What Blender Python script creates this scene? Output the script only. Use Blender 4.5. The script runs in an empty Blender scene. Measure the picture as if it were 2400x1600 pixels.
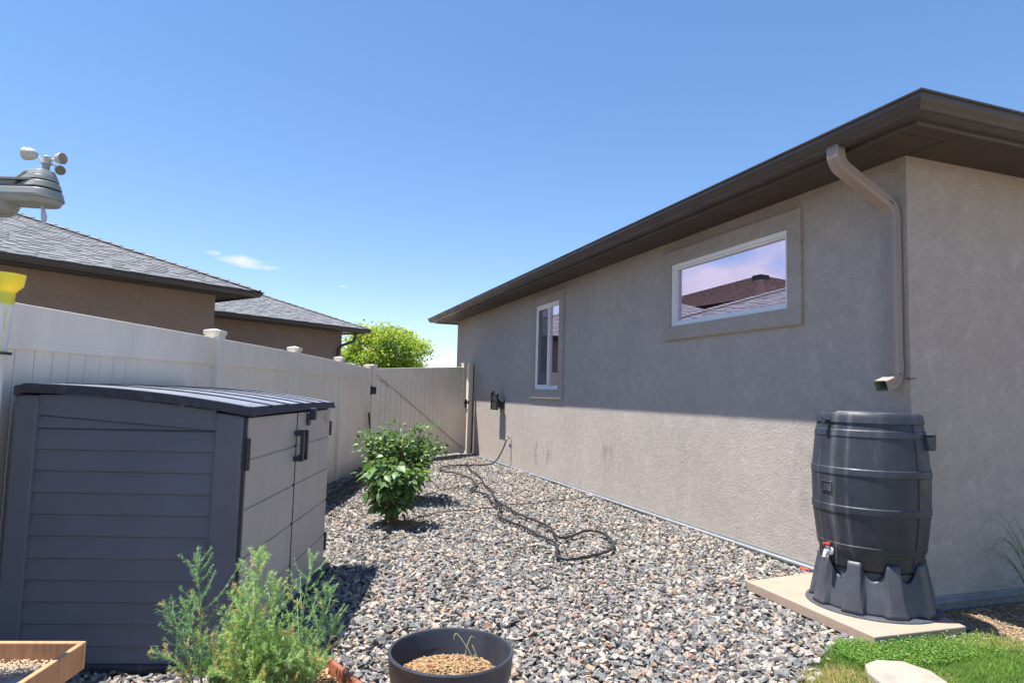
import bpy, math, random
import numpy as np
from mathutils import Vector, Matrix
random.seed(7); rng = np.random.default_rng(11)
PI = math.pi; R = math.radians
S = bpy.context.scene; COL = S.collection

# ------------------------------------------------------------ camera
CZ = 1.42
PITCH, ROLL, YAW, FPX = .0805870, .0269542, .337035, 1544.07
cam = bpy.data.cameras.new('camera'); co = bpy.data.objects.new('camera', cam); COL.objects.link(co); S.camera = co
fw = Vector((math.sin(YAW)*math.cos(PITCH), math.cos(YAW)*math.cos(PITCH), math.sin(PITCH)))
rt = Vector((math.cos(YAW), -math.sin(YAW), 0)); up = rt.cross(fw)
r2 = rt*math.cos(ROLL)+up*math.sin(ROLL); u2 = -rt*math.sin(ROLL)+up*math.cos(ROLL)
co.matrix_world = Matrix(((r2.x, u2.x, -fw.x, 0), (r2.y, u2.y, -fw.y, 0), (r2.z, u2.z, -fw.z, CZ), (0, 0, 0, 1)))
cam.sensor_width = 36; cam.lens = FPX/2400*36; cam.clip_start = .05; cam.clip_end = 3000

# ------------------------------------------------------------ sky, sun, exposure
SUN_FROM = Vector((-.318, .11, 1)).normalized()      # towards the sun
SUN_EL = math.asin(SUN_FROM.z); SUN_AZ = math.atan2(SUN_FROM.x, SUN_FROM.y)
w = bpy.data.worlds.new('World'); S.world = w; w.use_nodes = True
nt = w.node_tree; N = nt.nodes; Lk = nt.links; N.clear()
def nn(t, **k):
    n = N.new(t)
    for a, b in k.items(): setattr(n, a, b)
    return n
def wm(op, a, b=None, c=None):
    n = nn('ShaderNodeMath', operation=op)
    for i, v in enumerate((a, b, c)):
        if v is None: continue
        if isinstance(v, (int, float)): n.inputs[i].default_value = v
        else: Lk.new(v, n.inputs[i])
    return n.outputs[0]
def wdot(vec, v):
    n = nn('ShaderNodeVectorMath', operation='DOT_PRODUCT'); Lk.new(vec, n.inputs[0]); n.inputs[1].default_value = v
    return n.outputs['Value']
tc = nn('ShaderNodeTexCoord'); gen = tc.outputs['Generated']
sky = nn('ShaderNodeTexSky', sky_type='NISHITA', sun_disc=False)
sky.sun_elevation = SUN_EL; sky.sun_rotation = SUN_AZ
sky.air_density = 1.0; sky.dust_density = .25; sky.ozone_density = 1.0; sky.altitude = 1400
hs = nn('ShaderNodeHueSaturation'); hs.inputs['Saturation'].default_value = 1.30; hs.inputs['Value'].default_value = 1.0
gm = nn('ShaderNodeGamma'); gm.inputs[1].default_value = .80; Lk.new(sky.outputs[0], gm.inputs[0])
tint = nn('ShaderNodeMixRGB', blend_type='MULTIPLY'); tint.inputs['Fac'].default_value = 1; tint.inputs['Color2'].default_value = (.985, .962, 1.0, 1)
Lk.new(gm.outputs[0], tint.inputs['Color1']); Lk.new(tint.outputs[0], hs.inputs['Color'])
bg = nn('ShaderNodeBackground'); bg.inputs['Strength'].default_value = .138
def cloud_noise(scale, detail, stretch):
    mp = nn('ShaderNodeMapping'); mp.inputs['Scale'].default_value = stretch; Lk.new(gen, mp.inputs['Vector'])
    no = nn('ShaderNodeTexNoise'); no.inputs['Scale'].default_value = scale; no.inputs['Detail'].default_value = detail
    no.inputs['Roughness'].default_value = .55
    Lk.new(mp.outputs[0], no.inputs['Vector']); return no.outputs['Fac']
# small clouds: (direction, half width, half height)
def ray(px, py):
    d = fw*FPX + r2*(px-1200) - u2*(py-800); return d.normalized()
mask = None
ns = cloud_noise(30, 6, (1, 1, 2.2))
for (px, py, hw, hh) in ((570, 612, .043, .0085), (622, 626, .036, .0050), (497, 592, .013, .0042), (803, 671, .006, .0014)):
    c = ray(px, py); rr = Vector((c.y, -c.x, 0)).normalized(); uu = rr.cross(c)
    a = wm('DIVIDE', wdot(gen, rr), hw); b = wm('DIVIDE', wdot(gen, uu), hh)
    e = wm('SUBTRACT', 1.0, wm('ADD', wm('MULTIPLY', a, a), wm('MULTIPLY', b, b)))
    e = wm('MULTIPLY', wm('GREATER_THAN', wdot(gen, c), .9), e)
    e = wm('ADD', e, wm('MULTIPLY', wm('SUBTRACT', ns, .52), 3.4))
    e = wm('MULTIPLY', wm('MAXIMUM', wm('MINIMUM', wm('MULTIPLY', e, .75), 1.0), 0.0), wm('GREATER_THAN', wm('SUBTRACT', 2.2, wm('ADD', wm('MULTIPLY', a, a), wm('MULTIPLY', b, b))), 0))
    mask = e if mask is None else wm('MAXIMUM', mask, e)
mask = wm('MULTIPLY', mask, .72)
# cloud bank over the neighbourhood to the west (seen only mirrored in the windows)
big = cloud_noise(5.5, 8, (1, 1, 1.6))
sep = nn('ShaderNodeSeparateXYZ'); Lk.new(gen, sep.inputs[0])
azm = wdot(gen, (math.sin(R(-50)), math.cos(R(-50)), 0))
mr = nn('ShaderNodeMapRange'); Lk.new(azm, mr.inputs[0]); mr.inputs[1].default_value = .86; mr.inputs[2].default_value = .93
mz = nn('ShaderNodeMapRange'); Lk.new(sep.outputs['Z'], mz.inputs[0]); mz.inputs[1].default_value = .30; mz.inputs[2].default_value = .10
mz.clamp = True
cb = wm('MULTIPLY', mr.outputs[0], wm('MAXIMUM', wm('MINIMUM', wm('MULTIPLY', wm('SUBTRACT', wm('ADD', big, wm('MULTIPLY', mz.outputs[0], .45)), .68), 7.0), 1.0), 0.0))
mask = wm('MAXIMUM', mask, wm('MULTIPLY', cb, .92))
mix = nn('ShaderNodeMixRGB'); Lk.new(mask, mix.inputs['Fac']); Lk.new(hs.outputs[0], mix.inputs['Color1'])
cc = nn('ShaderNodeMixRGB'); Lk.new(cloud_noise(11, 6, (1, 1, 1.6)), cc.inputs['Fac'])
cc.inputs['Color1'].default_value = (2.3, 2.45, 3.1, 1); cc.inputs['Color2'].default_value = (4.6, 4.5, 4.9, 1)
Lk.new(cc.outputs[0], mix.inputs['Color2'])
Lk.new(mix.outputs[0], bg.inputs['Color'])
wo = nn('ShaderNodeOutputWorld'); Lk.new(bg.outputs[0], wo.inputs['Surface'])

sl = bpy.data.lights.new('sun', 'SUN'); sl.energy = 5.0; sl.angle = R(.5); sl.color = (1, .965, .91)
so = bpy.data.objects.new('sun', sl); COL.objects.link(so); so.rotation_euler = SUN_FROM.to_track_quat('Z', 'Y').to_euler()
so.location = (-3, 1, 12)
S.view_settings.view_transform = 'Standard'; S.view_settings.look = 'None'
S.view_settings.exposure = 1.08; S.view_settings.gamma = 1
S.render.engine = 'CYCLES'; S.cycles.max_bounces = 8; S.cycles.diffuse_bounces = 4; S.cycles.transparent_max_bounces = 16

# ------------------------------------------------------------ helpers
def tag(o, label=None, cat=None, group=None, kind=None):
    if label: o['label'] = label
    if cat: o['category'] = cat
    if group: o['group'] = group
    if kind: o['kind'] = kind
    return o
def empty(name, loc=(0, 0, 0), rz=0, label=None, cat=None, group=None):
    o = bpy.data.objects.new(name, None); o.location = loc; o.rotation_euler = (0, 0, rz); o.empty_display_size = .1
    COL.objects.link(o); return tag(o, label, cat, group)
class MB:
    def __init__(s): s.v = []; s.f = []
    def quad(s, a, b, c, d): i = len(s.v); s.v += [a, b, c, d]; s.f.append((i, i+1, i+2, i+3)); return s
    def poly(s, pts): i = len(s.v); s.v += list(pts); s.f.append(tuple(range(i, i+len(pts)))); return s
    def box(s, x0, x1, y0, y1, z0, z1, M=None):
        i = len(s.v)
        p = [Vector((x, y, z)) for z in (z0, z1) for (x, y) in ((x0, y0), (x1, y0), (x1, y1), (x0, y1))]
        if M is not None: p = [M @ q for q in p]
        s.v += [tuple(q) for q in p]
        s.f += [(i+a, i+b, i+c, i+d) for a, b, c, d in ((0, 3, 2, 1), (4, 5, 6, 7), (0, 1, 5, 4), (1, 2, 6, 5), (2, 3, 7, 6), (3, 0, 4, 7))]
        return s
    def prism(s, pts, z0, z1):                       # pts: xy outline, counter-clockwise
        n = len(pts); i = len(s.v)
        s.v += [(x, y, z0) for x, y in pts]+[(x, y, z1) for x, y in pts]
        s.f += [tuple(i+n-1-k for k in range(n)), tuple(i+n+k for k in range(n))]
        s.f += [(i+k, i+(k+1) % n, i+n+(k+1) % n, i+n+k) for k in range(n)]; return s
    def lathe(s, prof, n=32, c=(0, 0), sx=1, sy=1, close=False):   # prof: (r,z)
        i = len(s.v); m = len(prof)
        for (r, z) in prof:
            for k in range(n):
                a = 2*PI*k/n; s.v.append((c[0]+r*sx*math.cos(a), c[1]+r*sy*math.sin(a), z))
        for j in range(m-1):
            for k in range(n):
                a = i+j*n+k; b = i+j*n+(k+1) % n; s.f.append((a, b, b+n, a+n))
        if close:
            s.f.append(tuple(i+n-1-k for k in range(n))); s.f.append(tuple(i+(m-1)*n+k for k in range(n)))
        return s
    def sweep(s, pts, prof, upv=(0, 0, 1), caps=True, scales=None):   # prof: (side, up) closed outline
        pts = [Vector(p) for p in pts]; n = len(prof); i0 = len(s.v); U = Vector(upv).normalized(); m = len(pts)
        for j, p in enumerate(pts):
            t = (pts[min(j+1, m-1)]-pts[max(j-1, 0)]).normalized()
            sd = t.cross(U)
            if sd.length < 1e-4: sd = Vector((1, 0, 0))
            sd.normalize(); uu = sd.cross(t).normalized(); k = scales[j] if scales else 1
            # keep the profile plane on the mitre
            s.v += [tuple(p+sd*a*k+uu*b*k) for a, b in prof]
        for j in range(m-1):
            for k in range(n):
                a = i0+j*n+k; b = i0+j*n+(k+1) % n; s.f.append((a, b, b+n, a+n))
        if caps: s.f.append(tuple(i0+n-1-k for k in range(n))); s.f.append(tuple(i0+(m-1)*n+k for k in range(n)))
        return s
    def tube(s, pts, r, n=8, radii=None, caps=True):
        pts = [Vector(p) for p in pts]; m = len(pts); i0 = len(s.v); ref = None
        for j, p in enumerate(pts):
            t = (pts[min(j+1, m-1)]-pts[max(j-1, 0)]).normalized()
            if ref is None:
                ref = t.orthogonal().normalized()
            ref = (ref-t*ref.dot(t)).normalized(); b = t.cross(ref); rr = radii[j] if radii else r
            s.v += [tuple(p+(ref*math.cos(2*PI*k/n)+b*math.sin(2*PI*k/n))*rr) for k in range(n)]
        for j in range(m-1):
            for k in range(n):
                a = i0+j*n+k; b = i0+j*n+(k+1) % n; s.f.append((a, b, b+n, a+n))
        if caps: s.f.append(tuple(i0+n-1-k for k in range(n))); s.f.append(tuple(i0+(m-1)*n+k for k in range(n)))
        return s
    def ring(s, c, R_, r, ax=(0, 0, 1), n=24, m=8):
        A = Vector(ax).normalized(); X = A.orthogonal().normalized(); Y = A.cross(X); c = Vector(c); i = len(s.v)
        for a in range(n):
            d = X*math.cos(2*PI*a/n)+Y*math.sin(2*PI*a/n)
            for b in range(m): s.v.append(tuple(c+d*(R_+r*math.cos(2*PI*b/m))+A*r*math.sin(2*PI*b/m)))
        for a in range(n):
            for b in range(m):
                s.f.append((i+a*m+b, i+((a+1) % n)*m+b, i+((a+1) % n)*m+(b+1) % m, i+a*m+(b+1) % m))
        return s
    def build(s, name, mat, parent=None, smooth=None, bevel=None, mats=None, mi=None):
        me = bpy.data.meshes.new(name); me.from_pydata([tuple(v) for v in s.v], [], s.f)
        if mats:
            for m_ in mats: me.materials.append(m_)
            me.polygons.foreach_set('material_index', mi)
        else: me.materials.append(mat)
        if smooth is not None:
            me.shade_smooth(); me.set_sharp_from_angle(angle=R(smooth))
        me.update()
        o = bpy.data.objects.new(name, me); COL.objects.link(o)
        if parent: o.parent = parent
        if bevel:
            b = o.modifiers.new('bevel', 'BEVEL'); b.width = bevel; b.segments = 2; b.limit_method = 'ANGLE'; b.angle_limit = R(40)
            b.harden_normals = False
        return o
def catmull(P, k=6):
    P = [Vector(p) for p in P]; out = []
    for i in range(len(P)-1):
        a, b, c, d = P[max(i-1, 0)], P[i], P[i+1], P[min(i+2, len(P)-1)]
        for j in range(k):
            t = j/k
            out.append(.5*((2*b)+(c-a)*t+(2*a-5*b+4*c-d)*t*t+(3*b-a-3*c+d)*t**3))
    out.append(P[-1]); return out

# ------------------------------------------------------------ materials
class Mat:
    def __init__(s, name, col=(.5, .5, .5), rough=.6, metal=0, spec=.5, **kw):
        s.m = bpy.data.materials.new(name); s.m.use_nodes = True; s.nt = s.m.node_tree; s.n = s.nt.nodes; s.l = s.nt.links
        s.p = s.n['Principled BSDF']; s.p.inputs['Base Color'].default_value = (*col, 1); s.p.inputs['Roughness'].default_value = rough
        s.p.inputs['Metallic'].default_value = metal; s.p.inputs['Specular IOR Level'].default_value = spec
        s.tc = s.n.new('ShaderNodeTexCoord'); s.col = col; s.h = None
    def noise(s, scale, detail=4, rough=.55, stretch=(1, 1, 1), coord='Object', dist=0):
        mp = s.n.new('ShaderNodeMapping'); mp.inputs['Scale'].default_value = stretch; s.l.new(s.tc.outputs[coord], mp.inputs['Vector'])
        n = s.n.new('ShaderNodeTexNoise'); n.inputs['Scale'].default_value = scale; n.inputs['Detail'].default_value = detail
        n.inputs['Roughness'].default_value = rough; n.inputs['Distortion'].default_value = dist
        s.l.new(mp.outputs[0], n.inputs['Vector']); return n.outputs['Fac']
    def voro(s, scale, feature='F1', stretch=(1, 1, 1), out='Distance'):
        mp = s.n.new('ShaderNodeMapping'); mp.inputs['Scale'].default_value = stretch; s.l.new(s.tc.outputs['Object'], mp.inputs['Vector'])
        n = s.n.new('ShaderNodeTexVoronoi'); n.feature = feature; n.inputs['Scale'].default_value = scale
        s.l.new(mp.outputs[0], n.inputs['Vector']); return n.outputs[out]
    def ramp(s, fac, stops, interp='LINEAR'):
        r = s.n.new('ShaderNodeValToRGB'); e = r.color_ramp.elements; r.color_ramp.interpolation = interp
        while len(e) < len(stops): e.new(.5)
        for q, (p, c) in zip(e, stops):
            q.position = p; q.color = (*c, 1) if hasattr(c, '__len__') else (c, c, c, 1)
        s.l.new(fac, r.inputs[0]); return r.outputs[0]
    def math(s, op, a, b=None, clamp=False):
        n = s.n.new('ShaderNodeMath'); n.operation = op; n.use_clamp = clamp
        for i, v in enumerate((a, b)):
            if v is None: continue
            if isinstance(v, (int, float)): n.inputs[i].default_value = v
            else: s.l.new(v, n.inputs[i])
        return n.outputs[0]
    def mix(s, fac, a, b, mode='MIX'):
        n = s.n.new('ShaderNodeMixRGB'); n.blend_type = mode
        for i, v in zip(('Fac', 'Color1', 'Color2'), (fac, a, b)):
            if isinstance(v, (int, float)): n.inputs[i].default_value = v if i == 'Fac' else (v, v, v, 1)
            elif hasattr(v, '__len__') and not hasattr(v, 'is_linked'): n.inputs[i].default_value = (*v, 1)
            else: s.l.new(v, n.inputs[i])
        return n.outputs[0]
    def color(s, sock): s.l.new(sock, s.p.inputs['Base Color']); return s
    def vary(s, scale=6, amt=.15, detail=4, stretch=(1, 1, 1), base=None):
        f = s.ramp(s.noise(scale, detail, stretch=stretch), [(.3, 1-amt), (.7, 1+amt)])
        s.color(s.mix(1, base if base is not None else s.col, f, 'MULTIPLY')); return s
    def rough(s, lo, hi, scale=8):
        s.l.new(s.ramp(s.noise(scale, 4), [(.3, lo), (.7, hi)]), s.p.inputs['Roughness']); return s
    def bump(s, sock, strength=.3, dist=.01):
        b = s.n.new('ShaderNodeBump'); b.inputs['Strength'].default_value = strength; b.inputs['Distance'].default_value = dist
        s.l.new(sock, b.inputs['Height'])
        if s.h is not None: s.l.new(s.h, b.inputs['Normal'])
        s.h = b.outputs[0]; s.l.new(s.h, s.p.inputs['Normal']); return s

def stucco_mat(name, col, lit=True):
    m = Mat(name, col, .93, spec=.2)
    big_ = m.ramp(m.noise(.9, 5, .6), [(.3, .93), (.72, 1.06)])
    trow = m.ramp(m.noise(7, 6, .7, dist=.6), [(.36, .94), (.5, 1.0), (.60, 1.05), (.66, 1.16), (.72, 1.0)])
    fine = m.ramp(m.noise(75, 4, .7, dist=.8), [(.32, .84), (.68, 1.12)])
    c = m.mix(1, m.mix(1, m.mix(1, col, big_, 'MULTIPLY'), trow, 'MULTIPLY'), fine, 'MULTIPLY')
    m.base = c; m.color(c)
    m.bump(m.voro(62, 'SMOOTH_F1', (1, 1, 1)), .35, .007); m.bump(m.noise(95, 5, .62, dist=.9), .62, .006); m.bump(m.noise(16, 3), .25, .01)
    return m
M = {}
m = stucco_mat('stucco', (.418, .368, .328))
# old water stains low on the long wall (local wall coordinates: y along the wall)
sx = m.n.new('ShaderNodeSeparateXYZ'); m.l.new(m.tc.outputs['Object'], sx.inputs[0])
for (yc, zc, hy, hz, k) in ((6.95, .42, .22, .22, .30), (7.45, .40, .10, .28, .34), (4.75, .58, .22, .22, .30), (8.8, .35, .10, .35, .2), (.9, .7, .5, .5, .12)):
    a = m.math('DIVIDE', m.math('SUBTRACT', sx.outputs[1], yc), hy); b = m.math('DIVIDE', m.math('SUBTRACT', sx.outputs[2], zc), hz)
    e = m.math('SUBTRACT', 1.0, m.math('ADD', m.math('MULTIPLY', a, a), m.math('MULTIPLY', b, b)), True)
    e = m.math('MULTIPLY', m.math('MULTIPLY', e, m.ramp(m.noise(9, 5, stretch=(1, 1, .35)), [(.42, 0.), (.62, 1.)])), k*2.2, True)
    m.base = m.mix(e, m.base, (.13, .105, .085))
m.color(m.base); M['stucco'] = m.m
M['stucco_trim'] = stucco_mat('stucco_trim', (.395, .345, .305)).m
M['stucco_neighbor'] = stucco_mat('stucco_neighbor', (.225, .175, .14)).m
m = Mat('brown_metal', (.060, .048, .042), .36, spec=.5).vary(3, .15); m.rough(.28, .45, 5); m.bump(m.noise(14, 2, stretch=(1, .2, 1)), .06, .01); M['gutter'] = m.m
m = Mat('brown_soffit', (.060, .043, .034), .7).vary(4, .2, stretch=(6, 1, 1)); m.bump(m.noise(60, 3, stretch=(1, .05, 1)), .2, .003); M['soffit'] = m.m
m = Mat('neighbor_gutter', (.036, .035, .037), .4).vary(3, .15); M['ngutter'] = m.m
m = Mat('downspout_paint', (.29, .235, .20), .42).vary(5, .07, stretch=(1, 1, .3)); m.rough(.35, .55, 9); M['spout'] = m.m
M['spout_in'] = Mat('spout_inside_green', (.16, .25, .17), .7).vary(40, .3).m
M['nspout'] = Mat('neighbor_downspout', (.05, .045, .045), .45).m
M['white_vinyl'] = Mat('white_window_vinyl', (.80, .80, .79), .35).vary(2, .03).m
m = Mat('screen_mesh_black', (.03, .032, .035), .6); M['screen'] = m.m
def fence_mat(name, col):
    m = Mat(name, col, .42, spec=.4)
    d = m.ramp(m.noise(3.2, 6, .65, stretch=(1, 1, .5)), [(.35, .92), (.7, 1.05)])
    sz = m.n.new('ShaderNodeSeparateXYZ'); m.l.new(m.tc.outputs['Object'], sz.inputs[0])
    c = m.mix(1, col, d, 'MULTIPLY')
    # dust splashed up from the gravel
    spl = m.math('MULTIPLY', m.ramp(sz.outputs[2], [(0, .55), (.32, 0.)]), m.ramp(m.noise(26, 6, .7), [(.35, .2), (.7, 1.)]))
    c = m.mix(spl, c, (.42, .36, .29)); m.color(c); m.rough(.36, .55, 12); m.bump(m.noise(1.6, 2), .12, .02); return m.m
M['fence'] = fence_mat('tan_vinyl', (.87, .77, .645))
M['fence_groove'] = Mat('vinyl_seam_brown', (.34, .27, .2), .8).vary(14, .3).m  # darker brown for the V seams between boards
m = Mat('black_metal', (.022, .022, .024), .45).vary(30, .3); m.bump(m.noise(60, 3), .15, .003); M['black'] = m.m
m = Mat('galvanised', (.62, .64, .66), .38, .75).vary(8, .12); M['galv'] = m.m
m = Mat('brass', (.62, .52, .34), .35, .8).vary(20, .2); M['brass'] = m.m
m = Mat('shed_panel', (.120, .125, .155), .55, spec=.4); m.vary(2.2, .10)
m.bump(m.noise(42, 5, .6, stretch=(1, .9, 12)), .22, .003); 
sc_ = m.ramp(m.noise(38, 7, .8, dist=.3), [(.70, 0.), (.73, 1.)]); m.color(m.mix(m.math('MULTIPLY', sc_, .5), m.p.inputs['Base Color'].links[0].from_socket, (.36, .36, .38))); M['shed'] = m.m
m = Mat('shed_door_panel', (.43, .39, .36), .5, spec=.4); m.vary(2.2, .08); m.bump(m.noise(55, 5, stretch=(1, 8, .8)), .2, .003); M['shed_door'] = m.m
m = Mat('shed_lid', (.20, .20, .235), .38, spec=.6)
c = m.ramp(m.noise(9, 7, .7, stretch=(1, .3, 1)), [(.35, (.17, .175, .21)), (.55, (.22, .225, .255)), (.75, (.34, .34, .36))]); m.color(c)
m.rough(.3, .5, 20); m.bump(m.noise(70, 4, stretch=(1, .2, 1)), .2, .003); M['lid'] = m.m
m = Mat('shed_lid_rim', (.03, .032, .045), .5)
c = m.ramp(m.noise(16, 6, .75), [(.5, (.026, .028, .042)), (.66, (.06, .06, .07)), (.8, (.2, .18, .16))]); m.color(c); m.bump(m.noise(90, 3), .3, .003); M['rim'] = m.m
M['shed_black'] = Mat('shed_handle_plastic', (.035, .038, .055), .42).vary(12, .2).m
m = Mat('barrel_plastic', (.045, .049, .060), .48, spec=.5)
c = m.ramp(m.noise(7, 6, .65, stretch=(1, 1, .22)), [(.3, (.018, .022, .033)), (.6, (.033, .038, .052)), (.8, (.085, .088, .095))]); sb = m.n.new('ShaderNodeSeparateXYZ'); m.l.new(m.tc.outputs['Object'], sb.inputs[0])
stk = None
for (yc, hw, z0) in ((-.03, .035, .50), (-.13, .02, .75), (.10, .015, .3)):
    e = m.math('SUBTRACT', 1.0, m.math('ABSOLUTE', m.math('DIVIDE', m.math('SUBTRACT', sb.outputs[1], yc), hw)), True)
    e = m.math('MULTIPLY', m.math('MULTIPLY', e, m.math('LESS_THAN', sb.outputs[0], 0.0)), m.ramp(m.noise(5, 5, .7, stretch=(3, 3, .6)), [(.38, 0.), (.6, 1.)]))
    stk = e if stk is None else m.math('MAXIMUM', stk, e)
c = m.mix(m.math('MULTIPLY', stk, .55), c, (.17, .165, .15)); m.color(c)
m.bump(m.noise(40, 5, .6, stretch=(1, 1, 7)), .35, .003); m.bump(m.noise(5, 3), .25, .01); m.rough(.4, .62, 10); M['barrel'] = m.m
m = Mat('barrel_lid_dust', (.16, .15, .14), .75).vary(14, .4); M['barrel_top'] = m.m
m = Mat('stand_plastic', (.062, .066, .08), .5).vary(9, .22); m.bump(m.noise(60, 4), .15, .003); M['stand'] = m.m
M['red'] = Mat('red_plastic', (.68, .07, .03), .4).m
M['white_plastic'] = Mat('white_plastic', (.75, .75, .73), .4).m
m = Mat('sandstone_slab', (.62, .44, .33), .85)
c = m.ramp(m.noise(5, 6, .6, dist=.5), [(.3, (.34, .25, .19)), (.6, (.375, .28, .215)), (.72, (.40, .285, .165))]); m.color(m.mix(1, c, m.ramp(m.noise(150, 3), [(.3, .88), (.7, 1.06)]), 'MULTIPLY'))
m.bump(m.noise(30, 6), .35, .006); M['slab'] = m.m
m = Mat('stepping_stone', (.45, .39, .32), .85)
m.color(m.ramp(m.noise(9, 8, .65, dist=.4), [(.3, (.25, .22, .185)), (.55, (.34, .30, .245)), (.7, (.39, .32, .24))])); m.bump(m.noise(22, 8, .7), .5, .012); M['step'] = m.m
m = Mat('concrete_edge', (.42, .42, .42), .8).vary(30, .15); M['flash'] = Mat('metal_flashing', (.24, .25, .265), .55, .3).vary(10, .15).m
# gravel: colour per stone
m = Mat('gravel_stone', (.3, .3, .3), .82, spec=.3)
oi = m.n.new('ShaderNodeObjectInfo')
c = m.ramp(oi.outputs['Random'], [(0, (.115, .112, .11)), (.06, (.165, .162, .160)), (.18, (.235, .232, .228)), (.31, (.31, .30, .285)), (.42, (.38, .35, .315)),
     (.52, (.46, .395, .33)), (.63, (.52, .435, .36)), (.71, (.28, .28, .28)), (.77, (.57, .50, .43)), (.82, (.21, .21, .21)), (.87, (.61, .555, .485)), (.91, (.44, .27, .185)), (.94, (.50, .38, .26)), (.97, (.30, .20, .165))], 'CONSTANT')
sp = m.ramp(m.noise(2.1, 6, .7), [(.3, .85), (.7, 1.4)])
c = m.mix(1, c, sp, 'MULTIPLY'); m.color(c); m.bump(m.noise(3, 6, .7), .6, .3); M['gravel'] = m.m
m = Mat('gravel_bed', (.19, .175, .16), 1).vary(60, .5); m.bump(m.voro(40), .8, .02); M['bed'] = m.m
m = Mat('ground_dirt', (.20, .16, .12), .95).vary(2, .2); m.bump(m.noise(20, 6), .5, .03); M['ground'] = m.m
m = Mat('soil', (.2, .14, .09), .98)
m.color(m.ramp(m.noise(40, 8, .75), [(.3, (.11, .075, .05)), (.5, (.25, .175, .11)), (.7, (.46, .34, .22))])); m.bump(m.noise(55, 8, .75), 1, .03); M['soil'] = m.m
m = Mat('wood_chips', (.4, .25, .13), .9)
oi = m.n.new('ShaderNodeObjectInfo')
M['chips'] = m.m
m.color(m.ramp(m.noise(70, 5, .8, stretch=(1, 1, 1)), [(.3, (.09, .05, .025)), (.45, (.25, .14, .065)), (.57, (.44, .28, .145)), (.72, (.62, .46, .28))])); m.bump(m.noise(90, 5), .8, .01)
def leaf_mat(name, stops, trans=.35, rough=.5):
    m = Mat(name, (.1, .2, .05), rough, spec=.35)
    at = m.n.new('ShaderNodeAttribute'); at.attribute_name = 'tone'
    c = m.ramp(at.outputs['Fac'], stops); m.color(c)
    tr = m.n.new('ShaderNodeBsdfTranslucent'); m.l.new(m.mix(1, c, (1.3, 1.5, .7), 'MULTIPLY'), tr.inputs['Color'])
    mx = m.n.new('ShaderNodeMixShader'); mx.inputs[0].default_value = trans
    m.l.new(m.p.outputs[0], mx.inputs[1]); m.l.new(tr.outputs[0], mx.inputs[2]); m.l.new(mx.outputs[0], m.n['Material Output'].inputs['Surface']); return m
m = leaf_mat('shrub_leaf', [(0, (.07, .13, .05)), (.5, (.12, .20, .075)), (.85, (.18, .29, .09)), (1, (.27, .38, .10))], .3, .42)
M['leaf'] = m.m
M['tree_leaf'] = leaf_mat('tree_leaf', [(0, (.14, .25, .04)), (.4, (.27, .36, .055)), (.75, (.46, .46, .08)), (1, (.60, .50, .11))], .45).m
M['fern'] = leaf_mat('fern_needle', [(0, (.16, .29, .19)), (.35, (.27, .44, .22)), (.7, (.42, .56, .24)), (.85, (.56, .60, .28)), (.88, (.58, .42, .22)), (1, (.66, .48, .26))], .4, .6).m
M['grass'] = leaf_mat('grass_blade', [(0, (.075, .15, .03)), (.4, (.16, .29, .05)), (.7, (.28, .42, .09)), (.8, (.46, .38, .17)), (1, (.64, .50, .27))], .35, .55).m
M['bark'] = Mat('bark', (.22, .13, .08), .9).vary(20, .3, stretch=(1, 1, .3)).m
M['hose'] = Mat('hose_rubber', (.026, .024, .027), .45).vary(9, .25).m
M['drip'] = Mat('drip_tube', (.018, .018, .02), .5).m
m = Mat('pot_plastic', (.036, .038, .050), .5).vary(7, .25, stretch=(1, 1, .4)); m.rough(.35, .6, 12); M['pot'] = m.m
m = Mat('terracotta_plastic', (.27, .095, .055), .5).vary(6, .2); M['terracotta'] = m.m
m = Mat('cedar', (.50, .24, .10), .65); m.color(m.ramp(m.noise(8, 5, .6, stretch=(9, 9, 1)), [(.3, (.42, .19, .085)), (.7, (.60, .31, .145))])); m.bump(m.noise(30, 4, stretch=(6, 6, 1)), .25, .003); M['cedar'] = m.m
M['tray_mesh'] = Mat('feeder_screen', (.26, .255, .25), .55, .4).vary(60, .25).m
m = Mat('station_plastic', (.25, .27, .255), .42).vary(9, .05); M['station'] = m.m
M['station_dark'] = Mat('station_gap', (.05, .05, .05), .7).m
M['cup'] = Mat('anemometer_cup', (.46, .45, .41), .4).m
m = Mat('yellow_plastic', (.80, .78, .07), .35); m.p.inputs['Transmission Weight'].default_value = .25; m.p.inputs['Subsurface Weight'].default_value = .2; M['yellow'] = m.m
m = Mat('clear_tube', (.86, .88, .86), .12); m.p.inputs['Transmission Weight'].default_value = .5; m.p.inputs['IOR'].default_value = 1.1; M['clear'] = m.m
M['mark'] = Mat('gauge_mark', (.65, .62, .05), .5).m
M['green'] = Mat('gauge_tip_green', (.35, .65, .05), .4).m
M['seed'] = Mat('seed_husk', (.62, .46, .30), .7).vary(90, .4).m
M['pole'] = Mat('pole_paint', (.3, .3, .3), .4, .5).m
M['blind'] = Mat('blind_slat', (.55, .52, .45), .6).m
M['room'] = Mat('room_paint', (.16, .14, .12), .9).m
def shingle(name, a, b, c_):
    m = Mat(name, a, .95, spec=.15)
    at = m.n.new('ShaderNodeAttribute'); at.attribute_name = 'tone'
    base = m.ramp(at.outputs['Fac'], [(0, tuple(q*.4 for q in a)), (.08, a), (.5, b), (1, c_)])  # lowest tone paints shade onto the butt edges of the courses
    m.color(m.mix(1, base, m.ramp(m.noise(160, 3, .8), [(.3, .7), (.7, 1.3)]), 'MULTIPLY')); m.bump(m.noise(220, 3), .5, .004); return m.m
M['shingle'] = shingle('grey_shingle', (.145, .15, .16), (.19, .195, .205), (.24, .245, .255))
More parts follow.
